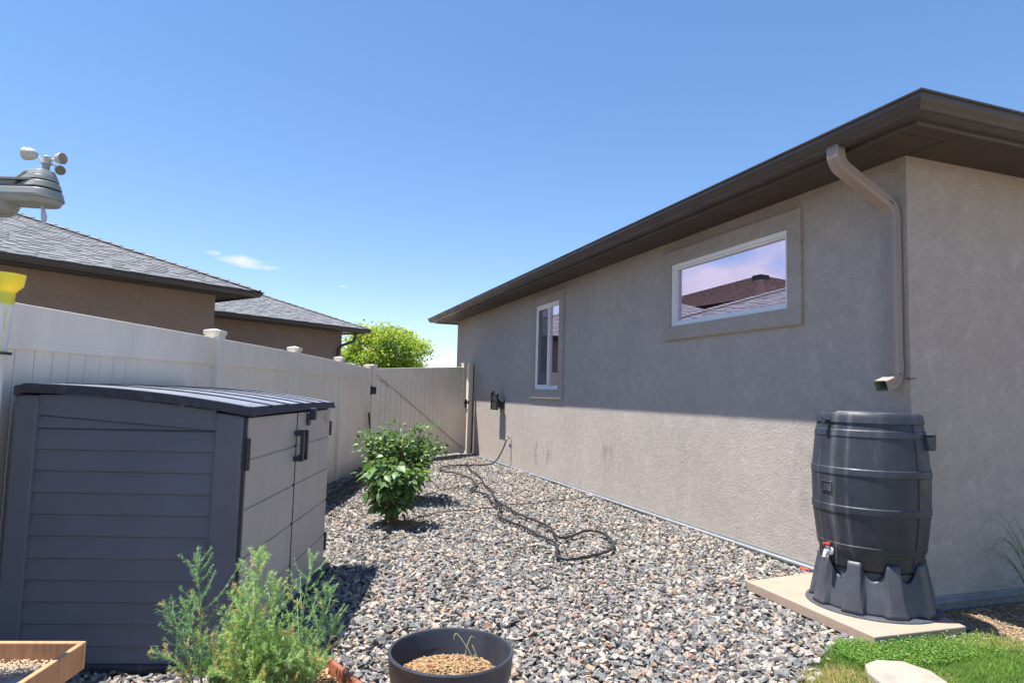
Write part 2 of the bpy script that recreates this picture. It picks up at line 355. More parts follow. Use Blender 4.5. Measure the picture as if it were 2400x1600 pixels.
M['shingle_brown'] = shingle('brown_shingle', (.05, .032, .03), (.075, .048, .042), (.10, .065, .055))
# window glass: reflective coated pane over a dark room
m = bpy.data.materials.new('window_glass'); m.use_nodes = True; n_ = m.node_tree.nodes; l_ = m.node_tree.links; n_.clear()
o_ = n_.new('ShaderNodeOutputMaterial'); g_ = n_.new('ShaderNodeBsdfGlossy'); g_.inputs['Color'].default_value = (.90, .80, .96, 1); g_.inputs['Roughness'].default_value = .0
t_ = n_.new('ShaderNodeBsdfTransparent'); t_.inputs['Color'].default_value = (.75, .78, .78, 1)
mx = n_.new('ShaderNodeMixShader'); mx.inputs[0].default_value = .62
l_.new(t_.outputs[0], mx.inputs[1]); l_.new(g_.outputs[0], mx.inputs[2]); l_.new(mx.outputs[0], o_.inputs[0]); M['glass'] = m

def set_tone(o, per_face):
    a = o.data.attributes.new('tone', 'FLOAT', 'FACE'); a.data.foreach_set('value', np.asarray(per_face, dtype=np.float32))

# ------------------------------------------------------------ ground
def sheet(name, pts, z, mat, kind='structure'):
    o = MB().poly([(x, y, z) for x, y in pts]).build(name, mat); return tag(o, kind=kind)
sheet('ground', [(-400, -400), (400, -400), (400, 400), (-400, 400)], -.10, M['ground'])
FD = Vector((.3161, .9487, 0)); F0 = Vector((-.572, 6.523, 0))        # fence line
sheet('gravel_bed', [(-2.6, 1.2), (2.3, 1.2), (2.55, 2.75), (3.2, 3.2), (4.45, 3.2), (4.45, 17.5), (2.2, 17.0), (1.6, 13.3), (-.9, 5.7), (-1.5, 3.9), (-2.2, 1.9)], -.035, M['bed'])
sheet('soil_bed', [(4.15, 1.2), (9, 1.2), (9, 3.66), (4.15, 3.66)], -.062, M['soil'])

# ------------------------------------------------------------ our house
XW, YN, YF, XE = 4.397, 3.62, 16.93, 13.0
ZS = 3.31
def perimeter(mb, rect, prof, flip=False):
    """sweep an (outward offset, z) outline round a rectangle, mitred at the corners"""
    x0, x1, y0, y1 = rect; n = len(prof); i = len(mb.v)
    for (sx_, sy_, X, Y) in ((-1, -1, x0, y0), (1, -1, x1, y0), (1, 1, x1, y1), (-1, 1, x0, y1)):
        mb.v += [(X+sx_*o, Y+sy_*o, z) for o, z in prof]
    for c in range(4):
        d = (c+1) % 4
        for k in range(n):
            kk = (k+1) % n; mb.f.append((i+c*n+k, i+d*n+k, i+d*n+kk, i+c*n+kk))
    return mb
GUT = [(.505, 3.305), (.615, 3.305), (.628, 3.312), (.640, 3.335), (.660, 3.355), (.668, 3.372), (.670, 3.398), (.686, 3.401), (.688, 3.412), (.676, 3.418), (.655, 3.412), (.648, 3.385), (.612, 3.325), (.515, 3.322), (.515, 3.415), (.505, 3.415)]
house = empty('stucco_house', (XW, YN, 0), 0, 'taupe stucco house with brown eaves on the right', 'house')
def wall_x(mb, x, y0, y1, z0, z1, holes):
    """wall in a plane of constant x with rectangular holes (a,b,c,d) in y,z and reveals 9 cm deep"""
    ys = sorted({y0, y1, *[h[0] for h in holes], *[h[1] for h in holes]}); zs = sorted({z0, z1, *[h[2] for h in holes], *[h[3] for h in holes]})
    for a, b in zip(ys, ys[1:]):
        for c, d in zip(zs, zs[1:]):
            if any(h[0] <= a and b <= h[1] and h[2] <= c and d <= h[3] for h in holes): continue
            mb.quad((x, b, c), (x, a, c), (x, a, d), (x, b, d))
    for a, b, c, d in holes:
        e = x+.12
        mb.quad((x, a, c), (x, b, c), (e, b, c), (e, a, c)); mb.quad((x, a, d), (e, a, d), (e, b, d), (x, b, d))
        mb.quad((x, a, c), (e, a, c), (e, a, d), (x, a, d)); mb.quad((x, b, c), (x, b, d), (e, b, d), (e, b, c))
BW = (4.832-YN, 6.766-YN, 2.278, 3.022); SW = (10.10-YN, 11.20-YN, 1.527, 3.040)
L_, W_ = YF-YN, XE-XW
mb = MB(); wall_x(mb, 0, 0, L_, .03, ZS+.02, [BW, SW])
mb.quad((0, 0, .03), (W_, 0, .03), (W_, 0, ZS+.02), (0, 0, ZS+.02))
mb.quad((W_, 0, .03), (W_, L_, .03), (W_, L_, ZS+.02), (W_, 0, ZS+.02)); mb.quad((W_, L_, .03), (0, L_, .03), (0, L_, ZS+.02), (W_, L_, ZS+.02))
mb.build('wall', M['stucco'], house)
mb = MB(); perimeter(mb, (0, W_, 0, L_), [(-.01, -.12), (.012, -.12), (.012, -.004), (-.01, -.004)]); mb.build('foundation', Mat('foundation', (.2, .2, .19), .9).vary(30, .2).m, house)
mb = MB(); perimeter(mb, (0, W_, 0, L_), [(-.004, -.004), (.030, -.004), (.030, .012), (.010, .024), (.010, .040), (-.004, .040)]); mb.build('base_flashing', M['flash'], house)
mb = MB(); perimeter(mb, (0, W_, 0, L_), [(-.2, ZS), (.47, ZS), (.47, ZS+.02), (-.2, ZS+.02)]); sof = mb.build('soffit', M['soffit'], house)
mb = MB(); perimeter(mb, (0, W_, 0, L_), [(.472, ZS-.026), (.482, ZS-.032), (.500, ZS-.030), (.503, ZS-.02), (.503, 3.42), (.472, 3.42)])
mb.build('fascia', M['gutter'], house, smooth=35)
mb = MB(); perimeter(mb, (0, W_, 0, L_), GUT); g = mb.build('gutter', M['gutter'], house, smooth=14)
# gutter seams, straps and a few soffit joints
for q in [(-.47, 0, y, y+.004) for y in (-.3, 1.9, 4.3, 6.7, 9.1, 11.5)]+[(.0, .004, -.47, 0), (2.4, 2.404, -.47, 0)]: MB().box(*q, ZS-.0025, ZS+.004).build('soffit_joint', M['black'], sof)
# hip roof
def hip(mb, x0, x1, y0, y1, z, s=.4):
    w2 = min(x1-x0, y1-y0)/2; zt = z+w2*s
    if x1-x0 < y1-y0: a = ((x0+x1)/2, y0+w2, zt); b = ((x0+x1)/2, y1-w2, zt)
    else: a = (x0+w2, (y0+y1)/2, zt); b = (x1-w2, (y0+y1)/2, zt)
    A, B, C_, D = (x0, y0, z), (x1, y0, z), (x1, y1, z), (x0, y1, z)
    if x1-x0 < y1-y0: mb.poly([A, B, a]); mb.poly([B, C_, b, a]); mb.poly([C_, D, b]); mb.poly([D, A, a, b])
    else: mb.poly([A, B, b, a]); mb.poly([B, C_, b]); mb.poly([C_, D, a, b]); mb.poly([D, A, a])
    mb.poly([D, C_, B, A]); return mb
mb = MB(); hip(mb, -.55, W_+.55, -.55, L_+.55, 3.425); r_ = mb.build('roof', M['shingle_brown'], house); set_tone(r_, [.4]*len(mb.f))
mb = MB(); mb.box(.25, .33, .3, L_-.3, .05, ZS-.01); 
# rooms behind the windows
for (a, b, c, d) in (BW, SW):
    mb = MB(); y0, y1, z0, z1 = a-.5, b+.5, c-.7, ZS-.02
    mb.quad((2.2, y0, z0), (2.2, y1, z0), (2.2, y1, z1), (2.2, y0, z1)); mb.quad((.13, y0, z0), (2.2, y0, z0), (2.2, y0, z1), (.13, y0, z1))
    mb.quad((.13, y1, z0), (.13, y1, z1), (2.2, y1, z1), (2.2, y1, z0)); mb.quad((.13, y0, z0), (.13, y1, z0), (2.2, y1, z0), (2.2, y0, z0)); mb.quad((.13, y0, z1), (2.2, y0, z1), (2.2, y1, z1), (.13, y1, z1))
    mb.build('room', M['room'], house)
def frame_x(mb, x0, x1, a, b, c, d, t):
    mb.box(x0, x1, a, b, c, c+t); mb.box(x0, x1, a, b, d-t, d); mb.box(x0, x1, a, a+t, c+t, d-t); mb.box(x0, x1, b-t, b, c+t, d-t)
def trim(name, a, b, c, d, ia, ib, ic, id_):
    mb = MB(); x0, x1 = -.042, .004
    mb.box(x0, x1, a, b, c, ic); mb.box(x0, x1, a, b, id_, d); mb.box(x0, x1, a, ia, ic, id_); mb.box(x0, x1, ib, b, ic, id_)
    # one ring, outer edge softened
    mb2 = MB(); i = 0
    P = [(a, c), (b, c), (b, d), (a, d)]; Q = [(ia, ic), (ib, ic), (ib, id_), (ia, id_)]; e = .010
    cx, cz = (a+b)/2, (c+d)/2
    def off(p, k): return (p[0]+(k if p[0] < cx else -k), p[1]+(k if p[1] < cz else -k))
    rings = [(.0, P), (x0+e, P), (x0, [off(p, e) for p in P]), (x0, [off(q, -.006) for q in Q]), (x0+.006, Q), (.004, Q)]
    for x, pp in rings: mb2.v += [(x, y, z) for y, z in pp]
    for j in range(len(rings)-1):
        for k in range(4):
            kk = (k+1) % 4; mb2.f.append((j*4+k, (j+1)*4+k, (j+1)*4+kk, j*4+kk))
    return mb2.build(name, M['stucco_trim'], house)
wnd = empty('window', (0, 0, 0)); wnd.parent = house; wnd['label'] = 'long horizontal fixed window high on the wall'
t1 = trim('window_trim', 4.665-YN, 6.93-YN, 2.118, 3.187, *BW)
mb = MB(); frame_x(mb, -.012, .06, *BW, .045); f1 = mb.build('frame', M['white_vinyl'], wnd, bevel=.004)
mb = MB(); frame_x(mb, .012, .07, BW[0]+.045, BW[1]-.045, BW[2]+.045, BW[3]-.045, .018); mb.build('sash', M['white_vinyl'], wnd, bevel=.003)
mb = MB(); mb.box(.045, .051, BW[0]+.058, BW[1]-.058, BW[2]+.058, BW[3]-.058); mb.build('pane', M['glass'], wnd)
for (a, b) in ((BW[0]+.06, BW[0]+.10), (BW[1]-.38, BW[1]-.06)):
    mb = MB()
    for k in range(26):
        z = BW[2]+.06+k*.012
        mb.quad((.09, a, z), (.09, b, z), (.105, b, z+.008), (.105, a, z+.008))
    mb.build('blind', M['blind'], wnd)
wnd2 = empty('window', (0, 0, 0)); wnd2.parent = house; wnd2['label'] = 'tall narrow sliding window with a screen on its far half'
trim('window_trim', 9.93-YN, 11.36-YN, 1.362, 3.205, *SW)
mb = MB(); frame_x(mb, -.012, .06, *SW, .045); mb.build('frame', M['white_vinyl'], wnd2, bevel=.004)
ym = (SW[0]+SW[1])/2+.0
mb = MB(); frame_x(mb, .000, .05, ym-.02, SW[1]-.045, SW[2]+.045, SW[3]-.045, .04); mb.build('sash', M['white_vinyl'], wnd2, bevel=.003)
mb = MB(); frame_x(mb, .022, .058, SW[0]+.045, ym+.01, SW[2]+.045, SW[3]-.045, .022); mb.build('sash', M['white_vinyl'], wnd2, bevel=.003)
mb = MB(); mb.box(.040, .046, SW[0]+.06, ym, SW[2]+.06, SW[3]-.06); mb.build('pane', M['glass'], wnd2)
mb = MB(); mb.box(.034, .040, ym+.02, SW[1]-.08, SW[2]+.08, SW[3]-.08); mb.build('pane', M['glass'], wnd2)
# insect screen: real crossing wires on the far half
m = bpy.data.materials.new('screen_cloth'); m.use_nodes = True; n_ = m.node_tree.nodes; l_ = m.node_tree.links
p_ = n_['Principled BSDF']; p_.inputs['Base Color'].default_value = (.10, .105, .11, 1); p_.inputs['Roughness'].default_value = .7; p_.inputs['Alpha'].default_value = .62
mb = MB(); mb.quad((.004, ym+.02, SW[2]+.08), (.004, SW[1]-.085, SW[2]+.08), (.004, SW[1]-.085, SW[3]-.08), (.004, ym+.02, SW[3]-.08)); mb.build('insect_screen', m, wnd2)

# downspout beside the near corner
dsp = MB()
def rrect(wd, dp, r=.012, ribs=True):
    pts = []
    for cx, cy, a0 in ((wd/2-r, dp/2-r, 0), (-wd/2+r, dp/2-r, 90), (-wd/2+r, -dp/2+r, 180), (wd/2-r, -dp/2+r, 270)):
        for k in range(4):
            a = R(a0+30*k); pts.append((cx+r*math.cos(a), cy+r*math.sin(a)))
    if ribs:
        out = []
        for i, p in enumerate(pts):
            out.append(p); q = pts[(i+1) % len(pts)]
            dx, dy = q[0]-p[0], q[1]-p[1]
            if math.hypot(dx, dy) > .03:
                nx, ny = -dy/math.hypot(dx, dy), dx/math.hypot(dx, dy)
                for t, h in ((.18, 0), (.24, .004), (.30, 0), (.42, 0), (.48, .004), (.54, 0), (.66, 0), (.72, .004), (.78, 0)):
                    out.append((p[0]+dx*t+nx*h, p[1]+dy*t+ny*h))
        pts = out
    return pts
def arc(p0, d0, d1, r, n, crimp=0):
    """bend from direction d0 to d1 starting at p0 in the x-z plane"""
    a0 = math.atan2(d0[1], d0[0]); a1 = math.atan2(d1[1], d1[0])
    da = (a1-a0+PI) % (2*PI)-PI; pts = []; x, z = p0; step = abs(da)*r/n
    for k in range(n):
        a = a0+da*(k+.5)/n; x += math.cos(a)*step; z += math.sin(a)*step; pts.append((x, z))
    return pts
Yd = .085
PHI = R(27); DC, DS = math.cos(PHI), -math.sin(PHI)
path = [(-.600, 3.315), (-.600, 3.265)]
path += arc((-.600, 3.265), (0, -1), (DC, DS), .125, 10)
e1 = path[-1]; path.append((e1[0]+DC*.445, e1[1]+DS*.445)); e2 = path[-1]
bend2 = arc(e2, (DC, DS), (0, -1), .125, 10); path += bend2
x_v = path[-1][0]; shift = -.062-x_v
path = [(x+shift if i > 0 else x, z) for i, (x, z) in enumerate(path)]; path[0] = (path[1][0], 3.315)
zb = path[-1][1]; path.append((-.062, 1.66)); path += arc((-.062, 1.66), (0, -1), (-.93, -.36), .075, 10)
e3 = path[-1]; path.append((e3[0]-.09*.93, e3[1]-.09*.36))
sc = []
for i in range(len(path)): sc.append(1.0+(.035 if (2 <= i <= 12 or 14 <= i <= 22 or i > 24) and i % 2 == 0 else 0))
def sweepY(pts, prof, y, scales):
    mb = MB(); n = len(prof); m_ = len(pts)
    for j, (x, z) in enumerate(pts):
        a = pts[max(j-1, 0)]; b = pts[min(j+1, m_-1)]; tx, tz = b[0]-a[0], b[1]-a[1]; l = math.hypot(tx, tz); nx, nz = -tz/l, tx/l
        for (u, v) in prof: mb.v.append((x+nx*v*scales[j], y+u*scales[j], z+nz*v*scales[j]))
    for j in range(m_-1):
        for k in range(n): a = j*n+k; b = j*n+(k+1) % n; mb.f.append((a, b, b+n, a+n))
    return mb
ds_ = empty('downspout', (0, 0, 0)); ds_.parent = house
dmb = sweepY(path, rrect(.108, .082), Yd, sc); o = dmb.build('pipe', M['spout'], ds_, smooth=28)
sm = o.modifiers.new('thick', 'SOLIDIFY'); sm.thickness = .003; sm.offset = -1
imb = sweepY(path[-6:], rrect(.100, .074), Yd, [1]*6); imb.build('pipe_inside', M['spout_in'], ds_)
for (zc_) in (path[22][1]-.045, 1.72): MB().sweep([(-.062, Yd, zc_-.035), (-.062, Yd, zc_+.035)], [(a*1.045, b*1.045) for a, b in rrect(.110, .084)], upv=(1, 0, 0)).build('collar', M['spout'], ds_, smooth=28)
for (i_, yy) in ((12, -.056), (14, -.056), (12, .03), (24, -.056)):
    x, z = path[i_]; MB().box(x-.005, x+.005, Yd+yy-.003, Yd+yy+.003, z-.005, z+.005).build('screw', M['black'], ds_)
mb = MB(); mb.box(-.02, .0, Yd-.053-.09, Yd-.053-.005, 1.615, 1.62); mb.build('wall_wire', M['black'], house)
# hose bib on the wall
hb = empty('hose_bib', (0, 0, 0)); hb.parent = house
yb = 12.45-YN
mb = MB(); mb.tube([(.0, yb, .57), (-.075, yb, .57)], .013, 10); mb.tube([(-.06, yb, .575), (-.10, yb, .53)], .016, 10); mb.tube([(-.065, yb, .57), (-.065, yb, .625)], .009, 8)
mb.build('spout', M['brass'], hb, smooth=40)
mb = MB(); mb.ring((-.065, yb, .63), .028, .006, (0, 0, 1), 14, 6); mb.box(-.09, -.04, yb-.004, yb+.004, .626, .634); mb.tube([(-.05, yb+.02, .565), (-.05, yb+.13, .56)], .011, 8); mb.build('valve_handle', M['galv'], hb, smooth=40)

# ------------------------------------------------------------ hose hanger on the wall
hg = empty('hose_hanger', (XW, 13.05, 1.1), 0, 'black ornate cast hose hanger mounted on the taupe wall near the gate', 'hose hanger')
mb = MB(); pl_ = []
def arch_outline(w2, z0, z1, h, n=10):
    p = [(-w2, z0), (w2, z0), (w2, z1)]
    for k in range(1, n): a = PI*k/n; p.append((w2*math.cos(a), z1+h*math.sin(a)))
    p.append((-w2, z1)); return p
def plate_x(mb, outl, x0, x1):
    n = len(outl); i = len(mb.v); mb.v += [(x0, a, b) for a, b in outl]+[(x1, a, b) for a, b in outl]
    mb.f += [tuple(i+k for k in range(n)), tuple(i+n+n-1-k for k in range(n))]+[(i+k, i+n+k, i+n+(k+1) % n, i+(k+1) % n) for k in range(n)]
def bars(mb, x0, x1, w2, z0, z1):
    # diagonal lattice clipped to the rectangle
    for s_ in (1, -1):
        for c in np.arange(-w2-(z1-z0), w2+(z1-z0), .045):
            pts = []
            for t in np.linspace(0, 1, 30):
                z = z0+(z1-z0)*t; y = s_*(c+(z-z0))
                if -w2 <= y <= w2: pts.append((y, z))
            if len(pts) > 2:
                (ya, za), (yb_, zb_) = pts[0], pts[-1]
                mb.sweep([((x0+x1)/2, ya, za), ((x0+x1)/2, yb_, zb_)], [(-.004, -.004), (.004, -.004), (.004, .004), (-.004, .004)], upv=(1, 0, 0))
w2 = .20
for (a, b, c, d) in ((-w2, -w2+.028, 0, .31), (w2-.028, w2, 0, .31), (-w2, w2, 0, .035), (-w2+.028, w2-.028, .055, .062)): mb.box(-.195, -.155, a, b, c, d)
for k in range(14):                                   # outer and inner arches as swept bars
    pass
def archbar(mb, w2, zc, h, t, x0, x1, n=16):
    pr = [(w2*math.cos(PI*k/n), zc+h*math.sin(PI*k/n)) for k in range(n+1)]
    mb.sweep([((x0+x1)/2, a, b) for a, b in pr], [(-t/2, -(x1-x0)/2), (t/2, -(x1-x0)/2), (t/2, (x1-x0)/2), (-t/2, (x1-x0)/2)], upv=(1, 0, 0))
archbar(mb, w2-.012, .30, .085, .026, -.20, -.14); archbar(mb, w2-.04, .17, .065, .02, -.195, -.16)
mb.build('face_plate', M['black'], hg, bevel=.002)
mb = MB(); bars(mb, -.18, -.172, w2-.03, .04, .19)
for k in range(-3, 4): mb.tube([(-.176, k*.045, .235-abs(k)*.008), (-.176, k*.05, .335-abs(k)*.012)], .006, 6)
mb.build('lattice', Mat('worn_cast_iron', (.10, .10, .10), .4, .4).vary(40, .3).m, hg)
mb = MB(); plate_x(mb, arch_outline(.13, .05, .17, .05), -.155, -.004); mb.box(-.02, -.002, -.16, .16, .02, .22); mb.build('hanger_body', M['black'], hg, smooth=35)

# ------------------------------------------------------------ shingled hip roofs next door
def shingles(mb, tones, origin, ux, uy, W, depth, slope, left_hip=True, right_hip=True, course=.145):
    """laminated shingle courses on a slope; ux along the eave, uy inward, starting at the eave corner"""
    ux = Vector(ux); uy = Vector(uy); O = Vector(origin); nrm = ux.cross(uy+Vector((0, 0, slope))).normalized()
    sd = (uy+Vector((0, 0, slope))); k = 0; s_ = 0
    while s_ < depth:
        e = min(s_+course*.93, depth)
        xa0 = s_ if left_hip else 0; xa1 = e if left_hip else 0
        xb0 = W-s_ if right_hip else W; xb1 = W-e if right_hip else W
        if xb0-xa0 < .05: break
        th = .006
        P = lambda x, y, h: tuple(O+ux*x+sd*y+nrm*h)
        # course slab: thick at butt, thin at head
        mb.poly([P(xa0, s_, th+.004), P(xb0, s_, th+.004), P(xb1, e, .004), P(xa1, e, .004)]); tones.append(.45+random.uniform(-.08, .08))
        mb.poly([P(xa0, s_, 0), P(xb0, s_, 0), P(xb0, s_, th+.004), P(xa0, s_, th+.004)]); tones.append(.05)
        x = xa1+random.uniform(0, .3)
        while x < xb1-.1:
            wdt = random.uniform(.14, .42); x1_ = min(x+wdt, xb1)
            h = .012; a = P(x, s_-.004, th+h); b = P(x1_, s_-.004, th+h); c = P(x1_, e+.012, .006); d = P(x, e+.012, .006)
            mb.poly([a, b, c, d]); tones.append(random.uniform(.25, 1))
            mb.poly([P(x, s_-.004, 0), P(x1_, s_-.004, 0), b, a]); tones.append(0)  # butt face coloured dark as painted shade
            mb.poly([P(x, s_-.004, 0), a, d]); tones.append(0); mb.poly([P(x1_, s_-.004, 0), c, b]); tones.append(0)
            x = x1_+random.uniform(.08, .42)
        s_ += course*.93
def hipcaps(mb, tones, p0, d, n, side):
    p0 = Vector(p0); d = Vector(d).normalized(); side = Vector(side).normalized(); upn = d.cross(side).normalized()
    if upn.z < 0: upn = -upn
    for k in range(n):
        a = p0+d*(.22*k); b = a+d*.30
        for sgn in (1, -1):
            q = [a+upn*.034, b+upn*.016, b+side*sgn*.13-upn*.022, a+side*sgn*.13-upn*.006]
            mb.poly([tuple(v) for v in (q if sgn > 0 else q[::-1])]); tones.append(random.uniform(.3, .9))
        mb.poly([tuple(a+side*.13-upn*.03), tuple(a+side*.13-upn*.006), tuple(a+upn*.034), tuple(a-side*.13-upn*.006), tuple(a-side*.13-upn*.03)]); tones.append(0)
NG = [(.505-.686+o_, z-.0) for o_, z in []]
nb = empty('neighbor_house', (-.392, 14.693, 0), math.atan2(.55926, .82899), 'low brown stucco house with grey shingled hip roofs beyond the left fence', 'house')
def section(x0, x1, y0, y1, label=None):
    OV = .686
    mb = MB(); mb.box(x0+OV, x1-OV, y0+OV, y1-OV, -.1, 3.31); wl = mb.build('wall', M['stucco_neighbor'], nb)
    rect = (x0+OV, x1-OV, y0+OV, y1-OV)
    mb = MB(); perimeter(mb, rect, GUT); mb.build('gutter', M['ngutter'], nb, smooth=30)
    mb = MB(); perimeter(mb, rect, [(.46, ZS-.03), (.50, ZS-.03), (.504, 3.42), (.46, 3.42)]); mb.build('fascia', M['ngutter'], nb)
    mb = MB(); perimeter(mb, rect, [(-.1, ZS), (.465, ZS), (.465, ZS+.02), (-.1, ZS+.02)]); mb.build('soffit', M['ngutter'], nb)
    mb = MB(); E = .06; hip(mb, x0+E, x1-E, y0+E, y1-E, 3.425); tones = [.3]*len(mb.f)
    half = min(x1-x0, y1-y0)/2
    shingles(mb, tones, (x0+E, y0+E, 3.425), (1, 0, 0), (0, 1, 0), x1-x0-2*E, half, .4)
    shingles(mb, tones, (x1-E, y0+E, 3.425), (0, 1, 0), (-1, 0, 0), y1-y0-2*E, half, .4)
    hipcaps(mb, tones, (x1-E, y0+E, 3.437), (-1, 1, .4), int(half*1.45/.22), (1, 1, 0))
    o = mb.build('roof', M['shingle'], nb); set_tone(o, tones); return o
section(-13.5, 0, 0, 12.5); section(-4.5, 6.69, 4.21, 12.6)
nd = MB(); px_, py_ = 6.69-.35, 4.21+.30
nd.tube([(px_-.10, py_, 3.30), (px_-.10, py_, 3.12), (px_-.16, py_+.05, 3.0), (px_-.42, py_+.28, 2.86), (px_-.47, py_+.34, 2.74), (px_-.47, py_+.34, .1)], .045, 10)
nd.build('downspout', M['nspout'], nb, smooth=40)
# brown-roofed house further along, west of the neighbour (mirrored in the windows)
bh = empty('brown_roof_house', (-20.3, 34.7, 0), R(84.9), 'two storey house with a brown shingled pyramid roof behind the neighbouring house', 'house')
mb = MB(); mb.box(-9.3, 9.3, -9.3, 9.3, -.1, 6.0); mb.build('wall', M['stucco_neighbor'], bh)
mb = MB(); hip(mb, -10, 10, -9.99, 9.99, 6.1, .35); tones = [.3]*len(mb.f)
for o_, a_, b_ in (((-10, -10), (1, 0, 0), (0, 1, 0)), ((10, -10), (0, 1, 0), (-1, 0, 0)), ((10, 10), (-1, 0, 0), (0, -1, 0)), ((-10, 10), (0, -1, 0), (1, 0, 0))):
    shingles(mb, tones, (*o_, 6.11), a_, b_, 20, 10, .35, course=.26)
o = mb.build('roof', M['shingle_brown'], bh); set_tone(o, tones)
vp = Matrix.Rotation(-R(84.9), 4, 'Z') @ Vector((.632*3.2, -.755*3.2, 0))
mb = MB(); mb.box(vp.x-.35, vp.x+.35, vp.y-.35, vp.y+.35, 8.6, 9.02); mb.build('roof_vent', M['black'], bh, bevel=.02)

# ------------------------------------------------------------ vinyl fence and gate
fence = empty('vinyl_fence', (F0.x, F0.y, 0), math.atan2(.9487, .3161), 'tan vinyl privacy fence with flat capped posts along the left side', 'fence')
def post(parent, x, y, h, wd=.135, z0=-.08, rz=0):
    Mx = Matrix.Translation((x, y, 0)) @ Matrix.Rotation(rz, 4, 'Z')
    mb = MB(); mb.box(-wd/2, wd/2, -wd/2, wd/2, z0, h-.03, Mx); p = mb.build('post', M['fence'], parent, bevel=.006)
    mb = MB(); c = wd/2+.009
    mb.box(-c, c, -c, c, h-.045, h-.008, Mx); i = len(mb.v); e = c-.006
    mb.v += [tuple(Mx @ Vector(q)) for q in ((-e, -e, h-.008), (e, -e, h-.008), (e, e, h-.008), (-e, e, h-.008), (0, 0, h+.010))]
    mb.f += [(i, i+1, i+4), (i+1, i+2, i+4), (i+2, i+3, i+4), (i+3, i, i+4)]
    mb.build('post_cap', M['fence'], p, bevel=.003); return p
def board_panel(parent, x0, x1, zlo, zhi, y=0, pitch=.152, th=.022):
    """tongue-and-groove boards as one sheet with V seams; local x runs along the fence; zlo/zhi are functions of x"""
    mb = MB(); n = max(1, round((x1-x0)/pitch)); pw = (x1-x0)/n; prof = []
    for k in range(n):
        a = x0+k*pw
        prof += [(a, th/2-.006), (a+.004, th/2-.006), (a+.008, th/2), (a+pw-.008, th/2), (a+pw-.004, th/2-.006)]
    prof.append((x1, th/2-.006))
    for sg in (1, -1):
        i = len(mb.v)
        for (x, d) in prof: mb.v += [(x, y+sg*d, zlo(x)), (x, y+sg*d, zhi(x))]
        for k in range(len(prof)-1):
            q = (i+2*k, i+2*k+2, i+2*k+3, i+2*k+1); mb.f.append(q if sg < 0 else q[::-1])
    mi = []
    for sg in range(2):
        for k in range(len(prof)-1): mi.append(1 if abs(prof[k][1]) < th/2 and abs(prof[k+1][1]) < th/2 else 0)
    return mb.build('panel', None, parent, mats=[M['fence'], M['fence_groove']], mi=mi)
def rail(parent, name, x0, x1, z0a, z0b, z1a, z1b, y, th):
    mb = MB(); i = 0
    mb.v = [(x0, y-th/2, z0a), (x1, y-th/2, z0b), (x1, y+th/2, z0b), (x0, y+th/2, z0a), (x0, y-th/2, z1a), (x1, y-th/2, z1b), (x1, y+th/2, z1b), (x0, y+th/2, z1a)]
    mb.f = [(0, 3, 2, 1), (4, 5, 6, 7), (0, 1, 5, 4), (1, 2, 6, 5), (2, 3, 7, 6), (3, 0, 4, 7)]
    return mb.build(name, M['fence'], parent, bevel=.005)
SP = 2.317
ph = {-2: 1.92, -1: 1.92, 0: 1.935, 1: 1.945, 2: 1.95, 3: 1.93}
fx = lambda k: k*SP if k >= 0 else (-2.66 if k == -1 else -4.98)
for k in range(-2, 4):
    post(fence, fx(k), 0, ph[k])
for k in range(-2, 3):
    a, b = fx(k)+.06, fx(k+1)-.06; ra = {-2: 1.83, -1: 1.835, 0: 1.86, 1: 1.878, 2: 1.878, 3: 1.862}; z1a, z1b = ra[k], ra[k+1]
    top = lambda x, a=a, b=b, z1a=z1a, z1b=z1b: z1a+(z1b-z1a)*(x-a)/(b-a)
    board_panel(fence, a, b, lambda x: .10, lambda x: top(x)-.15)
    rail(fence, 'top_rail', a, b, z1a-.20, z1b-.20, z1a, z1b, 0, .046)
    rail(fence, 'rail_lip', a, b, z1a-.245, z1b-.245, z1a-.196, z1b-.196, 0, .052)
    rail(fence, 'bottom_rail', a, b, -.05, -.05, .17, .17, 0, .046)
    rail(fence, 'rail_lip', a, b, .165, .165, .205, .205, 0, .052)
# gate
A = Vector((1.70, 13.16, 0)); B = Vector((4.17, 15.17, 0)); GL = (B-A).length
gate = empty('vinyl_gate', A, math.atan2(B.y-A.y, B.x-A.x), 'wide tan vinyl gate with a sagging diagonal brace between the fence and the house', 'gate')
ga, gb_ = 1.872, 2.045
gt = lambda x: ga+(gb_-ga)*x/GL; gl = lambda x: .03+.015*x/GL
board_panel(gate, .11, GL-.11, lambda x: gl(x)+.15, lambda x: gt(x)-.17, pitch=.155)
rail(gate, 'top_rail', .10, GL-.10, ga-.215, gb_-.225, ga-.005, gb_, 0, .05)
rail(gate, 'bottom_rail', .10, GL-.10, .03, .045, .24, .27, 0, .05)
def stile(x0, x1, h):
    mb = MB(); mb.box(x0, x1, -.04, .04, .02, h); mb.box(x0-.006, x1+.006, -.046, .046, h, h+.03); mb.build('stile', M['fence'], gate, bevel=.004)
stile(0, .115, 1.91); stile(GL-.13, GL-.01, 2.10)
mb = MB(); mb.tube([(.08, -.036, 1.76), (GL-.10, -.036, .16)], .009, 8); mb.build('brace', Mat('brace_cable', (.50, .40, .28), .6).vary(9, .3).m, gate)
mb = MB(); mb.box(.10, .40, -.041, -.028, 1.60, 1.61); 
mb = MB(); mb.tube([(.08, -.040, 1.76), (.42, -.040, 1.54)], .012, 8); mb.box(.27, .30, -.05, -.03, 1.60, 1.64); mb.box(.42, .46, -.05, -.03, 1.50, 1.54); mb.build('turnbuckle', M['galv'], gate)
mb = MB(); mb.box(-.05, .09, -.062, -.04, 1.36, 1.50); mb.box(-.075, -.04, -.064, -.03, 1.34, 1.52); mb.build('hinge', M['black'], gate, bevel=.004)
